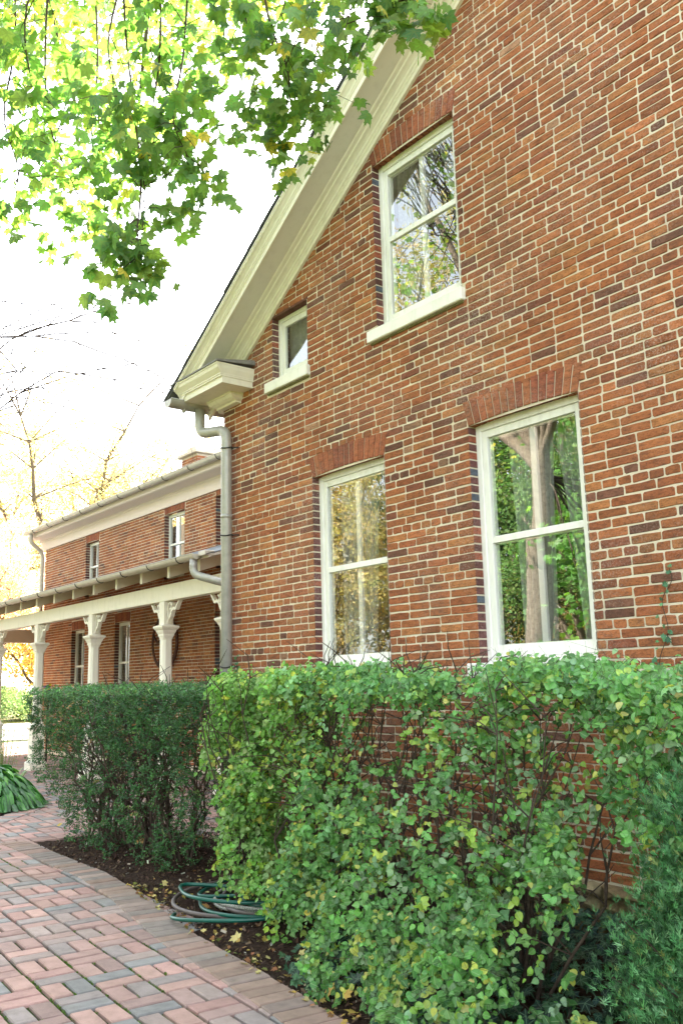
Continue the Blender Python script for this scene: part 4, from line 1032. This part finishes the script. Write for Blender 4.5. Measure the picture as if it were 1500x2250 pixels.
hose('grey-brown garden hose coiled beneath the green one', (.07, .055, .05), (.13, .11, .10), [(-5.24, 3.34, .62, .58, 30, 150, 500, B0, B0+.02), (-5.06, 3.42, .46, .52, 50, 140, 560, B0+.02, B0+.04)], .0125, .55)
hose('pale speckled worn garden hose among the coils', (.50, .48, .42), (.03, .06, .045), [(-5.06, 3.40, .50, .44, 35, 150, 780, B0+.01, B0+.05)], .011, .6, True)

# ---- fallen leaves, each its own thing
random.seed(77); FL = mat_leaf('fallen_leaf', .2, .7, .2, (1.2, 1.1, .6), [0, 48, -48], (.5, .35, .1))
spots = [(500, 1955), (560, 1915), (620, 1930), (455, 1990), (540, 1975), (470, 1905), (700, 2120), (730, 2170), (745, 2195), (760, 2185), (520, 2060), (780, 2222), (420, 1965), (660, 2100), (690, 2150), (360, 1940), (130, 1813), (610, 1885), (590, 1950)]
for i, (px, py) in enumerate(spots):
    d = (px-750)/FPX*CR-(py-1125)/FPX*CU+CF; s = (.075-1.4)/d[2]; p = CAM+d*s
    if p[1] < edge_y(p[0]): p = CAM+d*((.012-1.4)/d[2])
    P0, F0 = MAPLE; P1 = P0[:-3].copy(); P1[:, 2] += .1*np.sin(P1[:, 0]*4+i)+.12*(P1[:, 1]**2); F1 = F0[:-1]
    c = random.choice([(.48, .36, .08), (.42, .28, .07), (.30, .16, .06), (.50, .44, .18)])
    Rm = frames(np.array([[random.gauss(0, .3), random.gauss(-.2, .3), 1.]]))[0]
    V = (P1*random.uniform(.035, .055))@Rm.T
    me_o = fastmesh('fallen_leaf', V, F1, np.tile(np.array(c), (len(V), 1)), FL, None, P1[:, :2]); me_o.location = p
    tag(me_o, 'yellow-brown fallen maple leaf lying on the bed or path', 'leaf', 'fallen maple leaves')

# small leaf litter along the bed edge and round the hoses
n = 420; x = rng.uniform(-6.4, -2.9, n); y = np.array([edge_y(a) for a in x])+np.abs(rng.normal(0, .16, n))*np.where(rng.random(n) < .6, 1, 4)-.05
z = np.array([max(.004, mulch_h(a, b)) for a, b in zip(x, y)])+.012; nr = rng.normal(size=(n, 3))*.5; nr[:, 2] = 1
tag(scatter('leaf_litter', IVY, np.c_[x, y, z], frames(nr), rng.uniform(.010, .030, n), palette(n, [(.34, .24, .06), (.24, .12, .05), (.40, .34, .14), (.16, .20, .05)], [3, 3, 2, 1.5]), LITTER), 'small dry yellow and brown leaf bits caught along the bed edge', 'leaf litter', kind='stuff')

# ================================================================== MAPLE overhead
def limb(mbx, a, b, r0, r1, sag=0., n=8, seed=0, wob=.05, sides=8):
    rnd = random.Random(seed); a, b = np.array(a, float), np.array(b, float); L = np.linalg.norm(b-a); pts = []
    for i in range(n+1):
        t = i/n; p = a+(b-a)*t+np.array([0, 0, sag*math.sin(math.pi*t)])+np.array([rnd.gauss(0, wob), rnd.gauss(0, wob), rnd.gauss(0, wob)])*(0 < i < n)*L*.25
        pts.append(p)
    mbx.tube(pts, [r0+(r1-r0)*i/n for i in range(n+1)], sides, caps=False); return pts
maple = thing('maple_tree', (-8.3, -1.5, 0), 'large maple with green leaves whose boughs hang over the path from the upper left', 'tree')
q = MB(); q.tube(curve([(-8.62, -1.5, -.1), (-8.60, -1.5, .4), (-8.52, -1.47, 1.6), (-8.30, -1.38, 3.2), (-8.1, -1.2, 4.6)], 5), np.interp(range(21), [0, 5, 10, 15, 20], [.30, .21, .175, .165, .15]), 18); q.build('trunk', BARK, maple)
sprays = [  # drooping twigs: (pixel x, pixel y) chain and depth, leaf count, spread
 ([(270, -180), (275, 100), (300, 330), (318, 480), (305, 610)], 5.0, 270, .15), ([(300, 330), (310, 450), (302, 560), (310, 600)], 5.05, 130, .07), ([(120, -160), (100, 150), (112, 330), (160, 450), (190, 520)], 5.4, 200, .17),
 ([(20, -160), (35, 120), (10, 300), (40, 420), (28, 520)], 5.2, 190, .17), ([(420, -160), (405, 150), (380, 300), (412, 390)], 5.2, 190, .15),
 ([(350, -160), (352, 150), (335, 300), (345, 400)], 5.0, 200, .17), ([(480, -160), (492, 100), (482, 220), (455, 300)], 5.6, 130, .15),
 ([(570, -160), (600, 60), (645, 190), (640, 270), (622, 335)], 5.1, 230, .13), ([(680, -160), (690, 60), (702, 170), (705, 235)], 5.3, 170, .12),
 ([(770, -180), (795, -20), (770, 95)], 4.7, 130, .13), ([(890, -180), (900, -60), (872, 45)], 4.8, 120, .11), ([(800, -200), (850, -60), (930, 10)], 5.0, 100, .10),
 ([(200, -160), (215, 180), (200, 330), (232, 400)], 5.7, 190, .18), ([(60, -160), (140, 200), (130, 330), (70, 450)], 5.9, 190, .18),
 ([(540, -160), (530, 40), (560, 130)], 4.6, 100, .14), ([(620, -160), (640, 20), (600, 110)], 5.6, 120, .17), ([(-80, -100), (-50, 200), (-30, 420)], 5.4, 120, .2),
 ([(320, -160), (240, 120), (262, 260)], 4.7, 130, .18), ([(160, -160), (60, 60), (70, 240)], 4.9, 130, .18), ([(440, -200), (340, 60), (420, 220)], 5.9, 160, .2)]
tw = MB(); LP = []; LN = []; LU = []; LC = []
hub = [np.array([-6.4, .6, 6.6]), np.array([-5.0, 1.6, 6.9]), np.array([-3.4, 1.8, 6.6]), np.array([-6.4, 2.2, 8.4])]
bm_ = MB()
for i, h in enumerate(hub): limb(bm_, (-8.12, -1.25, 4.3+.1*i), h, .075, .028, .4, 8, i, .06)
limb(bm_, (-8.15, -1.3, 4.4), (-11.5, -3.8, 8.0), .09, .03, .2, 8, 9); limb(bm_, (-8.12, -1.25, 4.5), (-9.6, -0.5, 9.5), .10, .03, 0, 8, 10); limb(bm_, (-8.12, -1.3, 4.2), (-12.2, -2.8, 7.6), .13, .05, .4, 8, 11)
for k, (ch_, dep, cnt, spd) in enumerate(sprays):
    cnt = int(cnt*.78)
    pts = [at(px-(12 if px > 560 else 0), py-(48 if px < 560 else 30), dep+.25*math.sin(k*2.3+i)) for i, (px, py) in enumerate(ch_)]; cvp = np.array(curve(pts, 6)); st = cvp[0]
    h = min(hub, key=lambda a: np.linalg.norm(a-st)); limb(bm_, h, st, .028, .008, .15, 6, k, .03, 6)
    tw.tube(cvp, [.008*(1-.8*i/len(cvp)) for i in range(len(cvp))], 5, caps=False)
    nodes = []
    for s in range(int(cnt/7)):
        i = random.randint(2, len(cvp)-1); a = cvp[i]; e = a+np.array([random.gauss(0, spd), random.gauss(0, spd), random.gauss(-.03, spd*.75)]); e[2] = min(e[2], a[2]+.18)
        tw.tube([a, (a+e)/2+np.array([0, 0, .02]), e], [.0035, .0025, .0015], 3, caps=False); nodes.append(e)
    nodes = np.array(nodes+[cvp[-1]]*2); sel = nodes[rng.integers(0, len(nodes), cnt)]
    dlt = rng.normal(0, .055, (cnt, 3)); dlt[:, 2] -= .04; LP.append(sel+dlt)
    pal = palette(cnt, [(.14, .28, .09), (.18, .34, .10), (.10, .22, .09), (.28, .40, .10), (.55, .48, .10)], [5, 4, 3, 2, .22 if k not in (6, 7) else .7], .14); LC.append(pal)
LP = np.concatenate(LP); LC = np.concatenate(LC); n = len(LP)
LN = rng.normal(size=(n, 3))*.55+np.array([.35, -.55, .30]); LU = rng.normal(size=(n, 3))*.45+np.array([.1, .0, -1.])
hf = rng.random(n) < .5; Pc, Fc = MAPLE; Pc = Pc.copy(); Pc[:, 2] = -.42*np.abs(Pc[:, 0])**1.3-.30*Pc[:, 1]*np.abs(Pc[:, 1])+.06*np.sin(Pc[:, 0]*9); Pc[:, 0] *= .86
scatter('crown_leaves', MAPLE, LP[hf], frames(LN[hf], LU[hf]), rng.uniform(.045, .090, int(hf.sum())), LC[hf], G_MAPLE, maple)
scatter('curled_leaves', (Pc, Fc), LP[~hf], frames(LN[~hf], LU[~hf]), rng.uniform(.045, .085, int((~hf).sum())), LC[~hf], G_MAPLE, maple)
tw.build('twigs', TWIG, maple); bm_.build('branches', BARK, maple)
# lower boughs on the lawn side of the trunk (mirrored in the right window)
n = 1500; cen = np.array([(-7.9+random.gauss(0, .45), -2.6+random.gauss(0, .9), random.uniform(1.7, 5.2)) for _ in range(60)])
lb_ = MB()
for i, c in enumerate(cen[::3]): limb(lb_, (-8.2, -1.4, 4.2), c, .02, .005, .2, 5, i, .05, 4)
lb_.build('lower_branches', TWIG, maple)
P_ = cen[rng.integers(0, len(cen), n)]+rng.normal(0, .18, (n, 3))
scatter('lower_leaves', MAPLE, P_, frames(rng.normal(size=(n, 3))*.5+np.array([.2, .6, .4]), rng.normal(size=(n, 3))*.5+np.array([0, 0, -1.])), rng.uniform(.055, .085, n), palette(n, [(.10, .27, .055), (.13, .33, .065), (.20, .38, .06)], [3, 3, 1], .14), G_MAPLE, maple)
# upper, farther boughs of the same crown, in the sun
n0 = 7500; cen = []
for _ in range(190):
    px, py = random.uniform(-150, 760), random.uniform(-420, 130); dd = random.uniform(8.5, 12.5)
    if px > 520: py = random.uniform(-420, -10+(px-520)*-.1)
    cen.append(at(px, py, dd))
for _ in range(80):   # the rest of the crown round the trunk, above the view
    a = random.uniform(0, 6.28); r_ = 4.2*random.random()**.5; cen.append(np.array([-8.6+math.cos(a)*r_, -2.4+math.sin(a)*r_*.8, 5.6+random.random()*4.]))
cen = np.array(cen); n = n0; P_ = cen[rng.integers(0, len(cen), n)]+rng.normal(0, .33, (n, 3))
scatter('sunlit_leaves', MAPLE, P_, frames(rng.normal(size=(n, 3))*.7+np.array([.2, -.3, .5]), rng.normal(size=(n, 3))*.6+np.array([0, 0, -1.])), rng.uniform(.06, .09, n),
        palette(n, [(.24, .36, .08), (.36, .42, .10), (.14, .28, .07), (.50, .44, .12)], [4, 2, 3, 1.2], .14), G_MAPLE, maple)
ub = MB()
for i, c in enumerate(cen[::3]):
    limb(ub, (-8.3+random.uniform(-.5, .5), .2, 7.5+random.random()*1.5), c, .009, .003, .2, 5, i, .05, 4)
ub.build('upper_twigs', TWIG, maple)

# ================================================================== OTHER TREES
G_BG = mat_leaf('autumn_leaf', .5, .6, .2, (1.2, 1.15, .8))
def tree(name, label, loc, H, R, z0, n, cols, wts, size, trunk_r=.2, bark=None, group=None, seed=0, flat=1., forks=7, T=None, gap=.25):
    rnd = random.Random(seed); o = thing(name, loc, label, 'tree', group); q = MB(); x, y, _ = loc
    fork = z0*rnd.uniform(.75, 1.0)
    q.tube([(x, y, -.1), (x+rnd.gauss(0, .05), y, fork*.5), (x+rnd.gauss(0, .1), y, fork)], [trunk_r*1.25, trunk_r, trunk_r*.85], 10); q.build('trunk', bark or BARK, o)
    b = MB(); ctr = []
    for k in range(forks):
        a = k*2.4+rnd.random(); rr = R*rnd.uniform(.45, .95); e = np.array([x+math.cos(a)*rr, y+math.sin(a)*rr, z0+(H-z0)*rnd.uniform(.25, .95)])
        pts = limb(b, (x, y, fork-.1), e, trunk_r*.5, trunk_r*.08, R*.12, 7, seed*50+k, .07, 6)
        for p in pts[2:]:
            for s in range(3):
                e2 = p+np.array([rnd.gauss(0, R*.3), rnd.gauss(0, R*.3), abs(rnd.gauss(0, R*.22))]); b.tube([p, (p+e2)/2+np.array([0, 0, .1]), e2], [trunk_r*.12, trunk_r*.07, trunk_r*.03], 4, caps=False); ctr.append(e2)
    b.build('branches', bark or BARK, o)
    m = 70+int(R*14)
    for s in range(m):
        u = np.array([rnd.gauss(0, 1) for _ in range(3)]); u /= np.linalg.norm(u); rr = rnd.random()**.4
        ctr.append(np.array([x, y, (z0+H)/2+R*.05])+u*np.array([R, R, (H-z0)/2])*rr)
    ctr = np.array(ctr); wt = rng.random(len(ctr))+gap; wt /= wt.sum()
    P = ctr[rng.choice(len(ctr), n, p=wt)]+rng.normal(0, R*.085, (n, 3))*np.array([1.2, 1.2, .7])
    scatter('crown', T or CLUSTER, P, frames(rng.normal(size=(n, 3))), rng.uniform(size*.7, size*1.3, n), palette(n, cols, wts, .15), G_BG, o)
    return o
YEL = [(.56, .46, .24), (.64, .56, .36), (.46, .40, .18), (.36, .36, .20)]; YW_ = [3, 3, 2, 1]
grp = 'yellow autumn trees beyond the wing'
tree('autumn_tree', 'golden autumn tree with forked trunk rising above the left end of the wing', (-38, 14.2, 0), 13.5, 5.2, 5.0, 4200, YEL, YW_, .26, .34, PALEBARK, grp, 1)
tree('autumn_tree', 'golden autumn tree behind the middle of the wing roof', (-38, 19.5, 0), 12.5, 5.2, 5, 3800, YEL, YW_, .26, .3, PALEBARK, grp, 2)
tree('autumn_tree', 'pale yellow tree beside the wing chimney, nearest the downpipe', (-35, 20.8, 0), 10.8, 4.0, 4, 3000, YEL, YW_, .24, .25, PALEBARK, grp, 3)
tree('autumn_tree', 'yellow tree at the far left edge seen through the porch', (-47, 13.2, 0), 13.0, 6.5, 2.5, 4600, YEL, YW_, .3, .34, PALEBARK, grp, 4)
tree('autumn_tree', 'low yellow-orange tree beyond the driveway', (-52, 19, 0), 9.5, 6, 1.5, 2600, [(.65, .45, .12), (.7, .55, .2), (.55, .35, .2)], [2, 2, 1], .45, .2, PALEBARK, grp, 5)
tree('evergreen_tree', 'grey-green tree peeping over the wing roof left of the chimney', (-36, 17.2, 0), 7.9, 1.5, 3, 700, [(.16, .22, .10), (.22, .28, .14)], [1, 1], .3, .15, BARK, None, 6)
tree('dogwood', 'small dogwood with red and peach autumn leaves at the left end of the porch roof', (-24.4, 7.5, 0), 6.0, 1.9, 2.4, 4200, [(.74, .44, .30), (.66, .22, .17), (.78, .62, .44), (.70, .56, .26), (.82, .74, .62)], [2.5, .9, 3, 2, 3], .12, .08, BARK, None, 7, forks=9)
# bare tree at left: only thin boughs reach into the frame
bare = thing('bare_tree', (-20.5, 4.3, 0), 'leafless tree whose thin grey branches reach in from the left', 'tree')
q = MB(); q.tube([(-20.5, 4.3, -.1), (-20.5, 4.3, 3), (-20.4, 4.4, 6), (-20.3, 4.5, 9)], [.22, .17, .13, .06], 10); q.build('trunk', BARK, bare)
q = MB(); rb = random.Random(4); bp_ = []
def twigtree(p, d, L, r, lv):
    n_ = 5; pts = [p]; dd = np.array(d, float)
    for i in range(n_):
        dd = dd+np.array([rb.gauss(0, .10), rb.gauss(0, .10), rb.gauss(-.02, .10)]); dd /= np.linalg.norm(dd); p = p+dd*L/n_; pts.append(p)
        if lv > 0 and i > 0:
            for _ in range(1 if lv > 1 else 2):
                e = dd+np.array([rb.gauss(0, .5), rb.gauss(0, .5), rb.gauss(0, .4)]); e /= np.linalg.norm(e); twigtree(p, e, L*.55, r*.5, lv-1)
    q.tube(pts, [r*(1-.6*i/n_) for i in range(n_+1)], 4, caps=False)
    if lv == 0: bp_.append(pts[-1])
for (z_, px, py) in ((7.2, 60, 650), (6.6, 110, 700), (6.0, 80, 760), (5.4, 60, 850), (7.8, 30, 560)):
    s = np.array([-20.4, 4.4, z_]); e = at(px, py, 17.0); d = e-s; L = np.linalg.norm(d); twigtree(s, d/L, L, .032, 2); e3 = at(px-70, py+60, 17.5); d = e3-s; L = np.linalg.norm(d); twigtree(s, d/L, L, .026, 2)
q.build('branches', TWIG, bare); P_ = np.array(bp_); P_ = P_[rng.random(len(P_)) < .4]; n = len(P_)
scatter('last_leaves', SMALL, P_, frames(rng.normal(size=(n, 3))), rng.uniform(.04, .07, n), palette(n, [(.35, .12, .10), (.5, .3, .15)], [2, 1]), G_BG, bare)
# trees across the lawn, seen mirrored in the window glass; the widest added to block sky light
g2 = 'garden trees mirrored in the window panes'
MY = [(.46, .37, .12), (.54, .45, .20), (.36, .34, .12)]
refl = [('garden_tree', 'green maple of the far lawn mirrored in the right half of the right window', (-13.9, -9.5, 0), 10, 3.2, 1.8, [(.10, .20, .06), (.15, .27, .08), (.20, .26, .08)], [3, 3, 1]),
        ('garden_tree', 'low yellow tree mirrored at the foot of the right window', (-21, -19, 0), 5.5, 4.8, .5, MY, [3, 3, 2]),
        ('evergreen_tree', 'dark evergreen mirrored in the left half of the right window', (-18.2, -10.8, 0), 12, 2.9, 1.4, [(.03, .06, .025), (.05, .09, .035)], [3, 2]),
        ('garden_tree', 'golden tree mirrored in the left lower window', (-24.5, -9.5, 0), 11, 4.2, 1.5, MY+[(.30, .30, .26)], [3, 3, 2, 2]),
        ('garden_tree', 'tall pale tree mirrored in the upper gable window', (-19.5, -13, 0), 19, 4.6, 8, [(.42, .36, .22), (.36, .33, .14), (.22, .27, .10)], [2, 2, 1]),
        ('garden_tree', 'broad olive tree added behind the golden one to fill sky gaps', (-35, -20, 0), 16, 7, 1, [(.16, .17, .06), (.28, .23, .08)], [2, 1]),  # wide backdrop crowns, added to dim the horizon and cut frontal skylight
        ('garden_tree', 'broad brown-green tree added mid-lawn at the back to fill sky gaps', (-24, -26, 0), 17, 7.5, 1, [(.12, .15, .05), (.24, .20, .08)], [2, 1]),
        ('garden_tree', 'broad dark green tree added beyond the maple to fill sky gaps', (-12, -24, 0), 17, 7.5, 1, [(.08, .13, .04), (.16, .20, .06)], [2, 1]),
        ('garden_tree', 'tall green tree added to block skylight behind the photographer', (0, -18, 0), 15, 7, 1.5, [(.09, .15, .05), (.20, .22, .07)], [2, 1]),
        ('garden_tree', 'orange tree at the far side of the lawn', (-30, -13, 0), 10, 4.8, 1.5, [(.36, .22, .08), (.38, .30, .12)], [1, 1])]
for i, (nm, lb, loc, H, R, z0, cc_, ww_) in enumerate(refl): tree(nm, lb, loc, H, R, z0, 5200 if R > 6 else 4200, cc_, ww_, .42 if R > 6 else .22, .16, PALEBARK if i % 2 else BARK, g2, 20+i)
# low junipers beyond the driveway, seen through the porch
for i, (x, y, rx, hz_) in enumerate(((-45.5, 14.0, 3.6, 1.5), (-46.0, 18.2, 3.4, 1.25), (-47.5, 22.5, 3.2, 1.3))):
    lb = ['broad low juniper across the driveway, framed by the two left posts', 'spreading juniper further right across the driveway', 'last low juniper beside the hidden end of the driveway'][i]
    o = thing('spreading_juniper', (x, y, 0), lb, 'shrub', 'junipers across the driveway'); n = 2600
    a = rng.uniform(0, 2*math.pi, n); r_ = rng.random(n)**.5; z_ = hz_*np.sqrt(np.clip(1-r_**2, 0, 1))*rng.uniform(.55, 1, n)
    P_ = np.c_[x+np.cos(a)*r_*rx, y+np.sin(a)*r_*rx*.7, z_+.1+.12*np.sin(a*9+r_*8)]
    scatter('foliage', CLUSTER, P_, frames(rng.normal(size=(n, 3))+np.array([0, 0, .8])), rng.uniform(.16, .32, n), palette(n, [(.14, .24, .09), (.22, .32, .14), (.32, .40, .20)], [2, 2, 1]), G_BG, o)
# pansies in a pot behind the third post
pot = thing('pansy_pot', (-17.05, 6.35, 0), 'tall stand of purple and yellow pansies half hidden behind a porch post', 'potted flowers')
q = MB(); rows = [(.10, 0), (.13, .03), (.13, .28), (.15, .30), (.15, .33)]; vs = []; fs = []
q = MB(); q.tube([(-17.05, 6.35, .01), (-17.05, 6.35, 1.15)], .02, 8); q.build('stand', IRON, pot)
q = MB(); q.tube([(-17.05, 6.35, 1.15), (-17.05, 6.35, 1.17), (-17.05, 6.35, 1.32)], [.08, .10, .13], 14); q.build('pot', mat_plain('terracotta', (.30, .12, .06), (.38, .17, .09), 10), pot)
n = 60; P_ = np.c_[rng.normal(-17.05, .07, n), rng.normal(6.35, .07, n), rng.uniform(1.3, 1.48, n)]
scatter('blossoms', ROUND, P_, frames(rng.normal(size=(n, 3))*.5+np.array([.6, -.6, .3])), rng.uniform(.04, .07, n), palette(n, [(.10, .03, .30), (.6, .45, .03), (.05, .15, .04)], [4, 1, 2]), LEAFG, pot)
